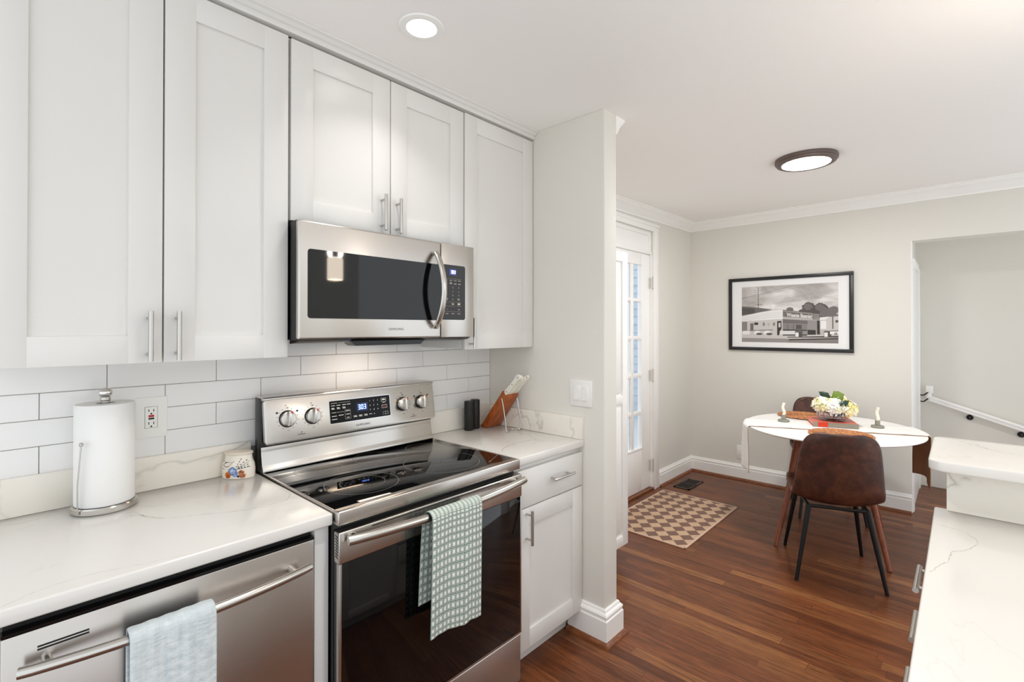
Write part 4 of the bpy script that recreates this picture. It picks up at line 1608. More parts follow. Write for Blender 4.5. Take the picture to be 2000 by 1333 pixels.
for a, b_ in ((z0 + st, 0.978), (1.030, z1 - st)):
    m.box(x0 + st - 0.003, x1 - st + 0.003, PY + 0.012, PY + 0.019, a - 0.003, b_ + 0.003)
    m.box(x0 + st + 0.014, x1 - st - 0.014, PY + 0.002, PY + 0.013, a + 0.014, b_ - 0.014, b=0.008, seg=2)
m.obj('door', M_trim, t)

# ================================================================== PICTURE
PX = XF
t = thing('framed_picture', 'black-framed black-and-white photograph of a roadside diner', 'picture', (PX, -0.80, 1.577))
y0, y1, z0, z1 = -0.300, -1.302, 1.2368, 1.9178
fw = 0.030
m = MB()
for (a, b_, c, d) in ((y1, y0, z1 - fw, z1), (y1, y0, z0, z0 + fw), (y1, y1 + fw, z0 + fw, z1 - fw), (y0 - fw, y0, z0 + fw, z1 - fw)):
    m.box(PX - 0.026, PX - 0.0005, a, b_, c, d, b=0.0015)
m.obj('frame', simple('black_frame', (26, 25, 26), 0.35), t)
m = MB()
m.box(PX - 0.014, PX - 0.010, y1 + fw, y0 - fw, z0 + fw, z1 - fw)
mt = m.obj('mat_board', simple('white_mat', (244, 243, 242), 0.8), t)
m = MB()
m.box(PX - 0.0205, PX - 0.0185, y1 + fw - 0.002, y0 - fw + 0.002, z0 + fw - 0.002, z1 - fw + 0.002)
m.obj('glazing', M_picglass, t)
# photo print: shapes drawn in the frame's own plane
ph_y0, ph_y1, ph_z0, ph_z1 = -0.418, -1.194, 1.3145, 1.833
GR = [(172, 166, 163), (226, 222, 219), (206, 200, 197), (238, 236, 234), (80, 74, 72), (44, 40, 40), (134, 127, 124), (186, 180, 177), (110, 104, 102), (150, 144, 142)]
PMAT = [simple('print_tone_%02d' % i, c, 0.6) for i, c in enumerate(GR)]
def sky_print():
    m = NT('print_cloudy_sky')
    f = m.noise(m.coord(scale=(1, 3.2, 7.5), rot=(0.25, 0, 0)), 1.0, 5, 0.55, 0.5)
    m.l(m.ramp(f, [(0.38, lin((168, 162, 159))), (0.52, lin((196, 190, 187))), (0.66, lin((232, 228, 226)))]), m.p.inputs['Base Color'])
    m.set(Roughness=0.6)
    return m.mat
PMAT.append(sky_print())
lay = [0]
m = MB()
def uv(px, py):
    u = (px - 300) / 1139
    top = 370 - 53 * u
    bot = 1012 + 17 * u
    v = (py - top) / (bot - top)
    return max(0, min(1, u)), max(0, min(1, v))
def ppoly(pts, mi):
    lay[0] += 1
    x = PX - 0.0142 - lay[0] * 0.000018
    out = []
    for p in pts:
        u, v = uv(*p)
        out.append((x, ph_y0 + (ph_y1 - ph_y0) * u, ph_z1 + (ph_z0 - ph_z1) * v))
    m.poly(out, mi)
def pblob(cx, cy, rx, ry, mi, n=54, seed=0):
    rg = random.Random(seed)
    ppoly([(cx + rx * (0.86 + 0.22 * rg.random()) * math.cos(2 * PI * k / n), cy + ry * (0.86 + 0.22 * rg.random()) * math.sin(2 * PI * k / n)) for k in range(n)], mi)
def pline(a, b_, w, mi):
    ppoly([(a[0], a[1] - w), (b_[0], b_[1] - w), (b_[0], b_[1] + w), (a[0], a[1] + w)], mi)
ppoly([(300, 300), (1440, 300), (1440, 1040), (300, 1040)], 10)            # sky
for a, b_, w in (((300, 503), (1020, 335), 2.2), ((300, 515), (1170, 330), 1.0), ((540, 460), (1300, 322), 0.9), ((830, 505), (1440, 400), 0.9), ((700, 560), (1440, 470), 0.9)):
    pline(a, b_, w, 4 if w > 2 else 6)
ppoly([(511, 375), (517, 375), (519, 610), (511, 610)], 4)                  # pylon
for yy in (405, 425, 510, 575):
    pline((450, yy + 6), (575, yy - 2), 1.4, 6)
ppoly([(498, 572), (565, 572), (565, 577), (498, 577)], 4)
ppoly([(300, 592), (470, 604), (690, 634), (560, 660), (300, 702)], 8)       # dark roof
ppoly([(300, 610), (470, 624), (470, 676), (300, 700)], 4)
pblob(705, 602, 38, 34, 1, seed=31); pblob(700, 596, 26, 22, 3, seed=32)
for i, (cx_, cy_, rx_, ry_) in enumerate(((1120, 620, 82, 74), (1250, 640, 90, 84), (1060, 665, 60, 40), (900, 632, 44, 26), (1390, 640, 60, 44))):
    pblob(cx_, cy_, rx_, ry_, 4 if i < 3 else 8, seed=50 + i)
pblob(1110, 600, 50, 40, 8, seed=70); pblob(1240, 610, 54, 40, 8, seed=71)
ppoly([(1240, 560), (1440, 700), (1440, 760), (1240, 760)], 8)
ppoly([(1240, 735), (1340, 720), (1440, 712), (1440, 870), (1240, 870)], 2)  # house
ppoly([(1240, 728), (1345, 716), (1300, 752), (1240, 755)], 3)
ppoly([(1372, 700), (1386, 700), (1388, 860), (1374, 860)], 8)
ppoly([(1250, 765), (1310, 765), (1310, 860), (1250, 860)], 3)
ppoly([(1408, 760), (1438, 756), (1438, 785), (1408, 788)], 4)
ppoly([(300, 760), (815, 735), (815, 935), (300, 930)], 2)                   # long diner wing
ppoly([(300, 712), (560, 660), (815, 634), (822, 742), (560, 758), (300, 768)], 3)
for k in range(3):
    pline((300, 725 + k * 15), (818, 660 + k * 26), 1.2, 7)
ppoly([(300, 778), (370, 776), (370, 880), (300, 884)], 6)
ppoly([(410, 795), (452, 793), (452, 876), (410, 878)], 8)
ppoly([(462, 785), (512, 784), (512, 812), (462, 814)], 5)
for x in (570, 697):
    ppoly([(x, 786), (x + 26, 784), (x + 26, 822), (x, 824)], 6)
ppoly([(642, 782), (662, 806), (642, 832), (624, 806)], 7)
ppoly([(300, 878), (700, 866), (700, 876), (300, 890)], 6)
for x in (460, 585):
    pblob(x + 40, 905, 44, 26, 3, seed=x); pblob(x + 66, 920, 40, 14, 4, seed=x + 1)
ppoly([(310, 885), (405, 880), (405, 922), (310, 926)], 3)
ppoly([(748, 770), (800, 764), (803, 850), (770, 935), (748, 935)], 5)
ppoly([(765, 790), (790, 788), (790, 840), (765, 842)], 2)
ppoly([(815, 742), (1240, 760), (1240, 925), (815, 935)], 9)                 # front pavilion
ppoly([(815, 745), (1105, 765), (1105, 805), (815, 795)], 8)
ppoly([(818, 800), (1100, 808), (1100, 872), (818, 872)], 6)
for x in (872, 940, 975, 1032):
    ppoly([(x, 808), (x + 5, 808), (x + 5, 868), (x, 868)], 5)
ppoly([(980, 812), (1030, 812), (1030, 860), (980, 862)], 4)
ppoly([(820, 865), (1100, 872), (1100, 884), (820, 880)], 5)
ppoly([(780, 882), (965, 882), (965, 930), (780, 925)], 1)
ppoly([(1105, 870), (1195, 875), (1195, 950), (1105, 950)], 5)
ppoly([(1210, 760), (1240, 760), (1242, 925), (1212, 925)], 5)
ppoly([(1110, 775), (1200, 772), (1205, 870), (1130, 868)], 9)
ppoly([(818, 636), (1162, 672), (1162, 752), (818, 736)], 8)                  # sign band
ppoly([(818, 716), (1240, 745), (1240, 762), (818, 745)], 7)
ppoly([(1164, 672), (1240, 680), (1240, 752), (1164, 750)], 4)
for k in range(4):
    pline((1168, 688 + k * 17), (1236, 692 + k * 17), 3, 2)
pline((818, 650), (1160, 682), 2.0, 2)
ppoly([(300, 925), (700, 935), (1440, 925), (1440, 1040), (300, 1040)], 2)    # ground
ppoly([(300, 965), (880, 975), (880, 1040), (300, 1040)], 9)
ppoly([(880, 985), (1440, 975), (1440, 1040), (880, 1040)], 6)
ppoly([(870, 952), (1440, 940), (1440, 962), (870, 962)], 4)
ppoly([(885, 978), (1440, 966), (1440, 980), (885, 992)], 5)
ppoly([(815, 925), (1100, 925), (1100, 940), (815, 938)], 5)
for x0_, x1_ in ((960, 1046), (1284, 1364)):
    ppoly([(x0_, 888), (x1_, 888), (x1_, 962), (x0_, 962)], 4)
    ppoly([(x0_ + 4, 902), (x0_ + 42, 902), (x0_ + 42, 952), (x0_ + 4, 952)], 3)
ppoly([(1350, 890), (1440, 885), (1440, 920), (1350, 922)], 3)                # parked car
pblob(1412, 916, 16, 14, 5, seed=91); pblob(1412, 916, 8, 7, 1, seed=92)
ppoly([(1290, 880), (1440, 876), (1440, 889), (1290, 890)], 6)
m.obj('photo_print', PMAT, t, flat=True)
m = MB()
# sign lettering, sloping down a little to the right
ua, va = uv(866, 714)
ub, vb = uv(1155, 736)
pa = Vector((PX - 0.0185 + 0.0003, ph_y0 + (ph_y1 - ph_y0) * ua, ph_z1 + (ph_z0 - ph_z1) * va))
pb_ = Vector((PX - 0.0185 + 0.0003, ph_y0 + (ph_y1 - ph_y0) * ub, ph_z1 + (ph_z0 - ph_z1) * vb))
dirx = (pb_ - pa).normalized()
upv = Vector((0, 0, 1))
nrm = dirx.cross(upv)
TM = Matrix(((dirx.x, upv.x, nrm.x, pa.x - 0.0001), (dirx.y, upv.y, nrm.y, pa.y), (dirx.z, upv.z, nrm.z, pa.z), (0, 0, 0, 1)))
SC = Matrix.Diagonal((0.78, 1.12, 1, 1))
m.text('Weenie Beenie!', 0.042, TM @ SC, 'LEFT', spacing=0.95, bold=0.0009)
xs_ = [v.co.y for v in m.bm.verts]
m.obj('sign_lettering', PMAT[3], t, flat=True)

# ================================================================== DINING TABLE
TC = Vector((3.315, -1.278, 0))
TA, TB, TZ = 0.585, 0.528, 0.752
t = thing('dining_table', 'round white-topped dining table on splayed walnut legs', 'table', tuple(TC))
m = MB()
m.lathe([(0.90, TZ - 0.024), (0.985, TZ - 0.012), (1.0, TZ - 0.007), (1.0, TZ - 0.002), (0.997, TZ)], tuple(TC), 96, sx=TA, sy=TB)
for f in m.bm.faces:
    if f.calc_center_median().z < TZ - 0.008 and len(f.verts) == 4:
        f.material_index = 1
m.obj('tabletop', [M_tabletop, M_tabedge], t)
m = MB()
m.lathe([(0.30, TZ - 0.055), (0.31, TZ - 0.0245)], tuple(TC), 40)
m.obj('under_frame', M_leg, t)
feet = [(2.869, -1.046), (2.945, -1.643), (3.716, -1.528), (3.62, -0.915)]
for fx, fy in feet:
    d = Vector((fx, fy, 0)) - Vector((TC.x, TC.y, 0))
    top = Vector((TC.x, TC.y, 0)) + d * (0.62 if fy > -0.95 else 0.50)
    m = MB()
    m.tube([(fx, fy, 0.0), (fx * 0.5 + top.x * 0.5, fy * 0.5 + top.y * 0.5, 0.365), (top.x, top.y, TZ - 0.03)], [0.0125, 0.0185, 0.021], 18)
    m.obj('leg', M_leg, t)

# runner
rd = Vector((0.405, -0.914, 0)).normalized()
rp = Vector((rd.y * -1, rd.x, 0))       # across
RW = 0.158
RC = Vector((3.315, -1.283, 0))
def edge_dist(p, d):
    # distance from p along d to the ellipse
    px_, py_ = (p.x - TC.x) / TA, (p.y - TC.y) / TB
    dx_, dy_ = d.x / TA, d.y / TB
    a = dx_ * dx_ + dy_ * dy_
    b = 2 * (px_ * dx_ + py_ * dy_)
    c = px_ * px_ + py_ * py_ - 1
    return (-b + math.sqrt(max(0, b * b - 4 * a * c))) / (2 * a)
dropL, dropR = 0.335, 0.31
m = MB()
NV = 120
def rfn(u, v):
    w = (u - 0.5) * 2 * RW
    p = RC + rp * w
    eL = edge_dist(p, rd * -1) + 0.006
    eR = edge_dist(p, rd) + 0.006
    s_ = -(0.5 * 1.08 + dropL) + v * (1.08 + dropL + dropR)
    # s measured so that the middle lies flat
    if s_ < -eL:
        k = -eL - s_
        q = p - rd * (eL + 0.010 * math.sin(min(1, k / 0.02) * PI / 2) + 0.012 * math.sin(w * 22 + 1.0) * min(1, k * 5))
        return (q.x, q.y, TZ + 0.0035 - max(0, k - 0.004))
    if s_ > eR:
        k = s_ - eR
        q = p + rd * (eR + 0.010 * math.sin(min(1, k / 0.02) * PI / 2) + 0.014 * math.sin(w * 20 + 0.4) * min(1, k * 5))
        return (q.x, q.y, TZ + 0.0035 - max(0, k - 0.004))
    q = p + rd * s_
    return (q.x, q.y, TZ + 0.0035 + 0.0012 * max(0, math.sin(s_ * 38)) * (1 if abs(w) > RW * 0.9 else 0))
m.grid(lambda u, v: rfn(1 - u, v), 18, NV)
o = m.obj('table_runner', [M_runner, M_lining], angle=180)
s = o.modifiers.new('thickness', 'SOLIDIFY')
s.thickness = 0.003
s.offset = 0
s.material_offset = 1
s.material_offset_rim = 1
tag(o, 'cream striped table runner with tan lining hanging over both table ends', 'table runner')

def placemat(x, y, label):
    m = MB()
    n = 26
    prof = [(0.004, TZ + 0.0068)]
    for k in range(n):
        r0 = 0.004 + 0.176 * k / n
        r1 = 0.004 + 0.176 * (k + 1) / n
        prof += [((r0 + r1) / 2, TZ + 0.0112), (r1, TZ + 0.008)]
    prof += [(0.182, TZ + 0.0068)]
    m.lathe(prof, (x, y, 0), 72)
    rg = random.Random(int(x * 100))
    for v in m.bm.verts:
        d = Vector((v.co.x - x, v.co.y - y))
        a = math.atan2(d.y, d.x)
        if d.length > 0.17:
            d2 = d * (1 + 0.012 * math.sin(a * 36))
            v.co.x, v.co.y = x + d2.x, y + d2.y
        v.co.z += 0.0005 * math.sin(a * 60 + d.length * 900)
    tag(m.obj('placemat', M_seagrass, angle=60), label, 'placemat', 'round woven placemats')
placemat(3.045, -1.385, 'round woven seagrass placemat at the near side of the table')
placemat(3.655, -1.045, 'round woven seagrass placemat at the far side, before the back chair')

def candle(x, y, hlab, clab, s=1):
    t = thing('candle_holder', hlab, 'candle holder', (x, y, TZ + 0.006), group='grey candle holders')
    zb = TZ + 0.0062
    m = MB()
    m.lathe([(0.036, zb), (0.038, zb + 0.003), (0.038, zb + 0.011), (0.036, zb + 0.014), (0.018, zb + 0.014)], (x, y, 0), 32)
    m.obj('saucer', M_concrete, t)
    m = MB()
    m.lathe([(0.0155, zb + 0.0135), (0.0145, zb + 0.05), (0.0115, zb + 0.0505), (0.011, zb + 0.040)], (x, y, 0), 24)
    m.obj('cup', M_concrete, t)
    t = thing('candle', clab, 'candle', (x, y, zb + 0.045), group='twisted candles')
    m = MB()
    pts = []
    for k in range(25):
        u = k / 24
        pts.append((x + 0.003 * math.sin(u * 7) * s * min(1, u * 5), y - 0.0042 * math.sin(u * 7.5) * min(1, u * 5), zb + 0.0405 + 0.098 * u))
    m.tube(pts, [0.0112 - 0.0022 * k / 24 for k in range(25)], 16)
    m.obj('wax', M_wax, t)
    m = MB()
    e = pts[-1]
    m.tube([e, (e[0] + 0.001, e[1], e[2] + 0.006)], 0.0011, 6)
    m.obj('wick', M_blackplastic, t)
candle(3.282, -0.995, 'grey ceramic candle holder left of the flowers', 'twisted ivory candle left of the flower bowl')
candle(3.475, -1.532, 'grey ceramic candle holder right of the flowers', 'twisted ivory candle right of the flower bowl', -1)

# book
t = thing('book', 'thick orange-covered book with grey spine under the flower bowl', 'book', (3.40, -1.30, TZ + 0.006))
bz0, bz1 = TZ + 0.0065, TZ + 0.0385
c0, c1, c2, c3 = Vector((3.222, -1.196)), Vector((3.316, -1.446)), Vector((3.53, -1.366)), Vector((3.435, -1.115))
e1 = (c1 - c0); e2 = (c3 - c0)
def bq(a, b_):
    return c0 + e1 * a + e2 * b_
def bslab(m, a0, a1, b0, b1, z0, z1, mi=0):
    q = [bq(a0, b0), bq(a1, b0), bq(a1, b1), bq(a0, b1)]
    m.prism([(p.x, p.y) for p in q], 'z', z0, z1, m=mi)
m = MB()
bslab(m, 0, 1, 0.0, 1, bz1 - 0.003, bz1)
bslab(m, 0, 1, 0.0, 1, bz0, bz0 + 0.003)
m.obj('cover', M_bookcov, t)
m = MB()
bslab(m, 0.0, 1, -0.012, 0.004, bz0, bz1)
m.obj('spine', M_bookspine, t)
m = MB()
bslab(m, 0.11, 0.33, -0.0145, -0.011, bz0 + 0.0005, bz1 - 0.0005)
m.obj('spine_label', M_booklabel, t)
m = MB()
bslab(m, 0.025, 0.975, 0.006, 0.97, bz0 + 0.003, bz1 - 0.003)
m.obj('pages', M_pages, t)

# crystal bowl
bc = Vector((3.385, -1.285, bz1 + 0.0004))
m = MB()
seg = 48
prof = [(0.045, 0.0), (0.072, 0.006), (0.092, 0.022), (0.098, 0.040), (0.096, 0.058), (0.099, 0.066), (0.094, 0.066), (0.091, 0.058), (0.092, 0.040), (0.085, 0.024), (0.064, 0.011), (0.03, 0.007)]
m.lathe(prof, tuple(bc), seg)
for v in m.bm.verts:
    d = Vector((v.co.x - bc.x, v.co.y - bc.y))
    a = math.atan2(d.y, d.x)
    h = v.co.z - bc.z
    if d.length > 0.06 and 0.01 < h < 0.06:
        k = 1 + 0.03 * (1 if int(round(a / (2 * PI) * seg)) % 2 else -1)
        v.co.x, v.co.y = bc.x + d.x * k, bc.y + d.y * k
tag(m.obj('glass_bowl', M_crystal, angle=8), 'low cut-crystal bowl holding the flowers on the book', 'bowl')

# hydrangeas
def floret(m, c, n, r, rg, mi):
    n = n.normalized()
    a = n.orthogonal().normalized()
    b_ = n.cross(a)
    ph = rg.random() * PI
    for k in range(4):
        an = ph + k * PI / 2
        d = a * math.cos(an) + b_ * math.sin(an)
        s_ = n.cross(d)
        tip = c + d * r + n * r * (0.10 + 0.25 * rg.random())
        mid = c + d * r * 0.55 + n * r * 0.18
        vs = [m.bm.verts.new(p) for p in (c, mid + s_ * r * 0.48, tip + s_ * r * 0.16, tip - s_ * r * 0.16, mid - s_ * r * 0.48)]
        f = m.bm.faces.new(vs)
        f.material_index = mi
def leaf(name, parent, base, tip, w, mat, up=Vector((0, 0, 1)), fold=0.18):
    m = MB()
    base, tip = Vector(base), Vector(tip)
    d = tip - base
    s_ = d.cross(up).normalized()
    nn = s_.cross(d).normalized()
    prof = [0.0, 0.35, 0.75, 1.0, 0.95, 0.72, 0.38, 0.0]
    n = len(prof) - 1
    L, Cn, R = [], [], []
    for k, q in enumerate(prof):
        u = k / n
        c = base + d * u + nn * 0.012 * math.sin(u * PI)
        jag = 1.0 + (0.16 if k % 2 else 0)
        L.append(m.bm.verts.new(c + s_ * w * q * jag + nn * fold * w * q))
        Cn.append(m.bm.verts.new(c))
        R.append(m.bm.verts.new(c - s_ * w * q * jag + nn * fold * w * q))
    for k in range(n):
        for X, Y in ((L, Cn), (Cn, R)):
            f = [X[k], Y[k], Y[k + 1], X[k + 1]]
            try:
                m.bm.faces.new(f)
            except ValueError:
                pass
    bmesh.ops.remove_doubles(m.bm, verts=m.bm.verts, dist=1e-5)
    o = m.obj(name, mat, parent, angle=180)
    sm = o.modifiers.new('thickness', 'SOLIDIFY')
    sm.thickness = 0.0012
    return o
cxd, cyd = math.sin(0.8302), math.cos(0.8302)
VR = Vector((0.17, -0.985, 0))       # to the right as seen from the kitchen
VF = Vector((-0.985, -0.17, 0))      # towards the viewer
heads = [
    (VR * -0.055 + VF * 0.03 + Vector((0, 0, 0.105)), 0.062, 'cream hydrangea head at the left of the crystal bowl', 4),
    (VR * 0.010 + VF * 0.055 + Vector((0, 0, 0.100)), 0.060, 'cream hydrangea head at the front centre of the bowl', 5),
    (VR * 0.075 + VF * 0.01 + Vector((0, 0, 0.085)), 0.066, 'yellow-tinged hydrangea head drooping over the right of the bowl', 6),
    (VR * 0.030 + VF * -0.03 + Vector((0, 0, 0.128)), 0.056, 'white hydrangea head topmost at the back of the bowl', 7),
]
tops = []
for off, R_, lb, sd in heads:
    rg = random.Random(sd)
    c = bc + off
    t = thing('hydrangea', lb, 'flower', tuple(c), group='hydrangeas in the bowl')
    m = MB()
    nfl = 84
    for k in range(nfl):
        y = 1 - 1.62 * (k + 0.5) / nfl
        rr = math.sqrt(max(0, 1 - y * y))
        an = k * 2.399963
        n_ = Vector((rr * math.cos(an), rr * math.sin(an), y))
        jit = 0.88 + 0.2 * rg.random()
        floret(m, c + Vector((n_.x * R_, n_.y * R_, n_.z * R_ * 0.82)) * jit, n_ + Vector((rg.uniform(-.35, .35), rg.uniform(-.35, .35), rg.uniform(-.2, .35))), R_ * 0.36, rg, 1 if (sd == 6 and rg.random() < 0.55) or rg.random() < 0.08 else 0)
    o = m.obj('bloom', [M_petal, M_petal2], t, flat=True)
    m = MB()
    e = bc + Vector((off.x * 0.25, off.y * 0.25, 0.016))
    m.tube([tuple(e), tuple(c + Vector((0, 0, -R_ * 0.1)))], 0.0035, 8)
    m.obj('stem', M_stem, t)
    tops.append((t, c))
t0, c0_ = tops[0]
leaf('leaf', t0, bc + VR * -0.010 + Vector((0, 0, 0.150)), bc + VR * -0.085 + Vector((0, 0, 0.196)), 0.024, M_leafd, up=VF)
t3, c3_ = tops[3]
leaf('leaf', t3, bc + VR * -0.012 + VF * 0.01 + Vector((0, 0, 0.152)), bc + VR * 0.068 + Vector((0, 0, 0.188)), 0.040, M_leafl, up=VF)
t2, c2_ = tops[2]
leaf('leaf', t2, bc + VR * 0.035 + VF * 0.075 + Vector((0, 0, 0.112)), bc + VR * 0.095 + VF * 0.06 + Vector((0, 0, 0.152)), 0.018, M_leafd, up=VF)
t1, c1_ = tops[1]
leaf('leaf', t1, bc + VR * 0.030 + VF * 0.09 + Vector((0, 0, 0.105)), bc + VR * 0.062 + VF * 0.09 + Vector((0, 0, 0.140)), 0.015, M_leafd, up=VF)

# ================================================================== CHAIRS
PROF = [(0.236, 0.428, 0.176), (0.228, 0.452, 0.196), (0.155, 0.468, 0.216), (0.02, 0.456, 0.228), (-0.12, 0.444, 0.228), (-0.19, 0.456, 0.226), (-0.228, 0.505, 0.223), (-0.248, 0.58, 0.214), (-0.266, 0.68, 0.202), (-0.283, 0.78, 0.188), (-0.292, 0.846, 0.176)]
def chair(loc, ang, label):
    t = thing('dining_chair', label, 'chair', loc, ang, 'brown leather dining chairs', local=True)
    NVc, NUc = 48, 22
    PP = catmull(PROF, NVc)
    m = MB()
    def fn(u, v):
        k = int(round(v * NVc))
        f, z, hw = PP[k]
        a, b_ = PP[max(0, k - 1)], PP[min(NVc, k + 1)]
        tx, tz = b_[0] - a[0], b_[1] - a[1]
        L = math.hypot(tx, tz)
        nx, nz = tz / L, -tx / L          # towards the sitter
        s_ = (u - 0.5) * 2
        # rounded corners at both ends
        w = hw
        e = 0.0
        if v > 0.80:
            q = min(0.9995, (v - 0.80) / 0.20)
            w = hw * (0.50 + 0.50 * (1 - q ** 4.5) ** (1 / 2.2))
        if v < 0.10:
            q = min(0.9995, (0.10 - v) / 0.10)
            w = hw * (0.62 + 0.38 * (1 - q ** 3) ** (1 / 2.4))
        curl = 0.030 + 0.022 * max(0, math.sin((v - 0.3) * PI / 0.7))
        c = curl * abs(s_) ** 2.6
        return (f + nx * c, s_ * w, z + nz * c + (0.014 * (1 - s_ * s_) * ((v - 0.8) / 0.2) if v > 0.8 else 0))
    m.grid(fn, NUc, NVc)
    o = m.obj('seat_shell', M_leather, t, angle=180)
    sm = o.modifiers.new('thickness', 'SOLIDIFY')
    sm.thickness = 0.030
    sm.offset = 0
    sb = o.modifiers.new('smooth', 'SUBSURF')
    sb.levels = sb.render_levels = 1
    m = MB()
    zf = 0.418
    ring_ = [(0.17, 0.16, zf), (0.17, -0.16, zf), (-0.185, -0.145, zf), (-0.185, 0.145, zf)]
    for a, b_ in zip(ring_, ring_[1:] + ring_[:1]):
        m.tube([a, b_], 0.010, 10)
    m.obj('seat_frame', M_blackmetal, t)
    for fx, sy in ((0.245, 0.214), (0.245, -0.214), (-0.245, 0.215), (-0.245, -0.215)):
        m = MB()
        tp = (0.165 if fx > 0 else -0.182, math.copysign(0.155 if fx > 0 else 0.142, sy), zf + 0.006)
        m.tube([tp, (fx, sy, 0.0)], [0.0155, 0.0095], 14)
        m.obj('leg', M_blackmetal, t)
    return t
chair((2.765, -1.375, 0), math.atan2(0.171, 0.459), 'brown leather shell chair on black legs at the near side of the table')
chair((3.80, -1.166, 0), math.atan2(-0.345, -0.94), 'brown leather shell chair behind the table, facing the kitchen')

# ================================================================== FLOOR ITEMS
rot = math.atan2(0.003 - 0.011, 3.426 - 2.40)
t = thing('doormat', 'tan and brown diamond-checkered mat in front of the glazed door', 'doormat', (2.915, -0.313, 0), 0)
m = MB()
m.box(2.412, 3.400, -0.624, -0.002, 0.0005, 0.007, b=0.001)
m.obj('woven_field', M_rug, t)
m = MB()
for (a, b_, c, d) in ((2.406, 3.406, -0.630, -0.618), (2.406, 3.406, -0.008, 0.004), (2.406, 2.418, -0.63, 0.004), (3.394, 3.406, -0.63, 0.004)):
    m.box(a, b_, c, d, 0.0004, 0.0085, b=0.002)
m.obj('bound_edge', M_rugedge, t)

t = thing('floor_vent', 'dark metal floor register grille by the far baseboard', 'floor vent', (3.71, -0.095, 0))
M_vent = simple('vent_bronze', (52, 44, 40), 0.4, 0.6)
m = MB()
for (a, b_, c, d) in ((3.55, 3.872, -0.170, -0.150), (3.55, 3.872, -0.040, -0.020), (3.55, 3.575, -0.17, -0.02), (3.847, 3.872, -0.17, -0.02), (3.70, 3.72, -0.17, -0.02)):
    m.box(a, b_, c, d, 0.0003, 0.006, b=0.001)
m.obj('frame', M_vent, t)
m = MB()
for k in range(14):
    x = 3.582 + k * 0.0195
    m.box(x, x + 0.009, -0.15, -0.04, 0.0008, 0.0045)
m.obj('louvres', M_vent, t)
m = MB()
m.box(3.575, 3.847, -0.152, -0.038, 0.0002, 0.0009)
m.obj('duct_opening', M_gap, t)

# ================================================================== PENINSULA
YG = -1.9015
m = MB()
m.box(1.222, 1.345, -2.98, -1.945, 0, 1.0395)
struct(m.obj('wall_peninsula', M_wall))
t = thing('countertop', 'white quartz peninsula countertop in the foreground right', 'countertop', (0.0, -2.3, 0.88))
m = MB()
slab(m, -1.2, 1.2195, -2.55, YG, 0.88, 0.914, 0.004)
vein(m, [(1.05, -1.912), (1.037, -1.956), (1.006, -1.982), (0.97, -1.99), (0.913, -1.977), (0.856, -1.947), (0.785, -1.935), (0.725, -1.918), (0.70, -1.911)], 0.91408, 0.004, 21)
m.obj('slab', [M_quartz2, M_vein], t)
m = MB()
m.box(1.197, 1.2215, -2.98, -1.929, 0.9143, 1.0395, b=0.002)
m.obj('backsplash_strip', M_quartz3, t)
m = MB()
pl = rrect(1.118, 1.535, -2.98, -1.891, 0.032, 6)
m.prism(pl, 'z', 1.040, 1.0705, b=0.006, seg=3)
for k_, pl_ in enumerate(([(1.504, -1.984), (1.417, -2.011), (1.372, -2.054), (1.362, -2.095)], [(1.512, -1.951), (1.432, -1.988), (1.392, -2.021)])):
    vein(m, pl_, 1.07058, 0.006, 31 + k_)
tag(m.obj('bar_top', [M_quartz2, M_vein]), 'raised white quartz bar ledge behind the peninsula counter', 'bar counter')
t = thing('base_cabinet', 'white peninsula base cabinet with bar-handled drawers facing the range', 'cabinet', (0.6, -2.2, 0))
m = MB()
m.box(0.10, 1.215, -2.5, -1.936, 0.1, 0.8795)
m.obj('body', M_cab, t)
m = MB()
m.box(0.12, 1.20, -2.45, -2.0, 0.001, 0.1)
m.obj('toe_kick', M_cab, t)
for zc_, h, ybar, x0, x1 in ((0.812, 0.10, -1.879, 0.83, 0.985), (0.702, 0.11, -1.873, 0.805, 0.958), (0.545, 0.19, -1.856, 0.81, 0.965)):
    m = MB()
    m.box(0.66, 1.208, -1.935, -1.916, zc_ - h / 2 + 0.004, zc_ + h / 2 - 0.002, b=0.0015)
    d = m.obj('drawer', M_cab, t)
    bar_handle(d, ((x0 + x1) / 2, ybar, zc_), 'x', x1 - x0, abs(-1.916 - ybar), (0, 1, 0), 0.0066)
m = MB()
shaker(m, 0.108, 0.65, 0.11, 0.86, 1.916)
for v in m.bm.verts:
    v.co.y = -v.co.y
bmesh.ops.reverse_faces(m.bm, faces=m.bm.faces)
m.obj('door', M_cab, t)

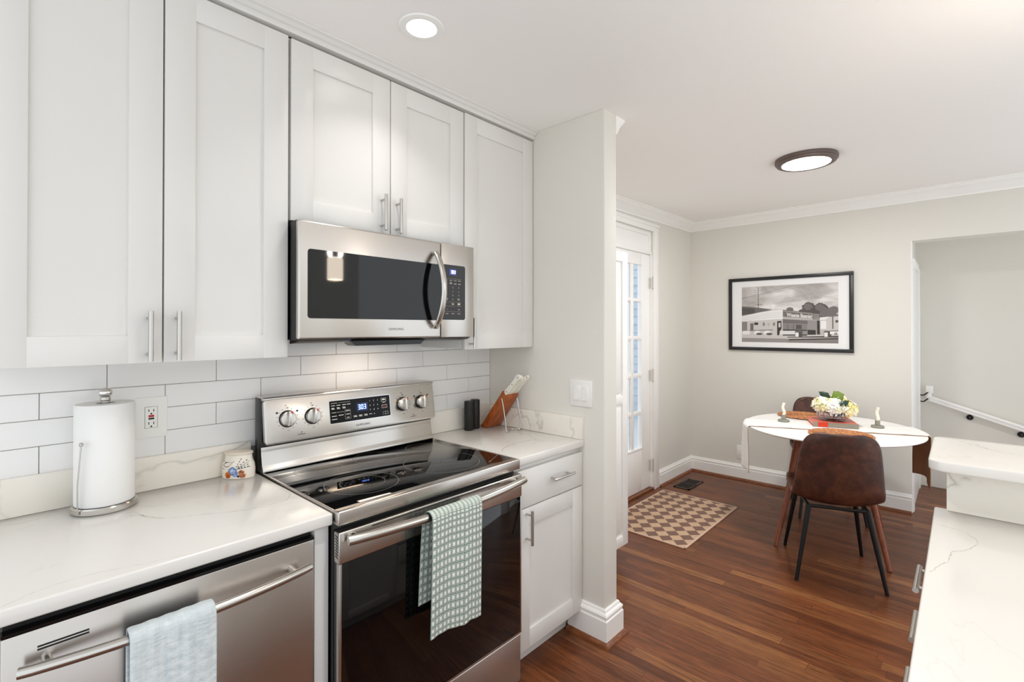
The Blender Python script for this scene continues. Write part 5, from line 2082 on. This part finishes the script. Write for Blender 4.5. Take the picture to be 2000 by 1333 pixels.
# ================================================================== STAIR HANDRAIL
t = thing('handrail', 'white sloping stair handrail on the hall wall with black brackets', 'handrail', (5.08, -2.0, 0.7))
xr = 5.055
pA, pB = Vector((xr, -1.748, 0.812)), Vector((xr, -2.95, 0.812 - (1.202) * 0.335))
m = MB()
def railbar(m, p, q, w, h, off=0, b=0.006):
    d = (q - p).normalized()
    up = Vector((1, 0, 0)).cross(d)
    if up.z < 0:
        up = -up
    X = Vector((1, 0, 0))
    vs = []
    for pp in (p, q):
        for sx_, sz_ in ((-1, -1), (1, -1), (1, 1), (-1, 1)):
            vs.append(m.bm.verts.new(pp + X * sx_ * w / 2 + up * (sz_ * h / 2 + off)))
    fs = [m.bm.faces.new(vs[0:4]), m.bm.faces.new(vs[4:8][::-1])]
    for i in range(4):
        j = (i + 1) % 4
        fs.append(m.bm.faces.new((vs[i], vs[4 + i], vs[4 + j], vs[j])))
    bmesh.ops.recalc_face_normals(m.bm, faces=fs)
    es = {e for f in fs for e in f.edges}
    bmesh.ops.bevel(m.bm, geom=list(es), offset=b, segments=2, profile=0.5, affect='EDGES')
railbar(m, pA, pB, 0.042, 0.024, 0.012, 0.006)
railbar(m, pA, pB, 0.032, 0.022, -0.010, 0.003)
m.obj('rail', M_trim, t)
m = MB()
m.box(xr - 0.02, xr + 0.03, -1.772, -1.722, 0.86, 0.925, b=0.006)
m.box(xr - 0.012, xr + 0.022, -1.760, -1.727, 0.79, 0.862, b=0.004)
m.obj('end_block', M_trim, t)
for z in (0.842, 0.785):
    m = MB()
    m.tube(catmull([(xr - 0.02, -1.679, z), (xr - 0.02, -1.705, z - 0.002), (xr - 0.018, -1.722, z + 0.012), (xr - 0.016, -1.738, z + 0.028)], 16), 0.005, 10)
    m.obj('hook', M_blackmetal, t)
for y in (-2.012, -2.325):
    zr = 0.812 + (y + 1.748) * 0.335
    m = MB()
    m.tube(catmull([(XE - 0.004, y, zr - 0.062), (XE - 0.05, y, zr - 0.060), (xr + 0.01, y, zr - 0.040), (xr, y, zr - 0.020)], 14), 0.006, 10)
    m.tube([(XE - 0.001, y, zr - 0.062), (XE - 0.012, y, zr - 0.062)], [0.024, 0.020], 24)
    m.obj('bracket', M_blackmetal, t)
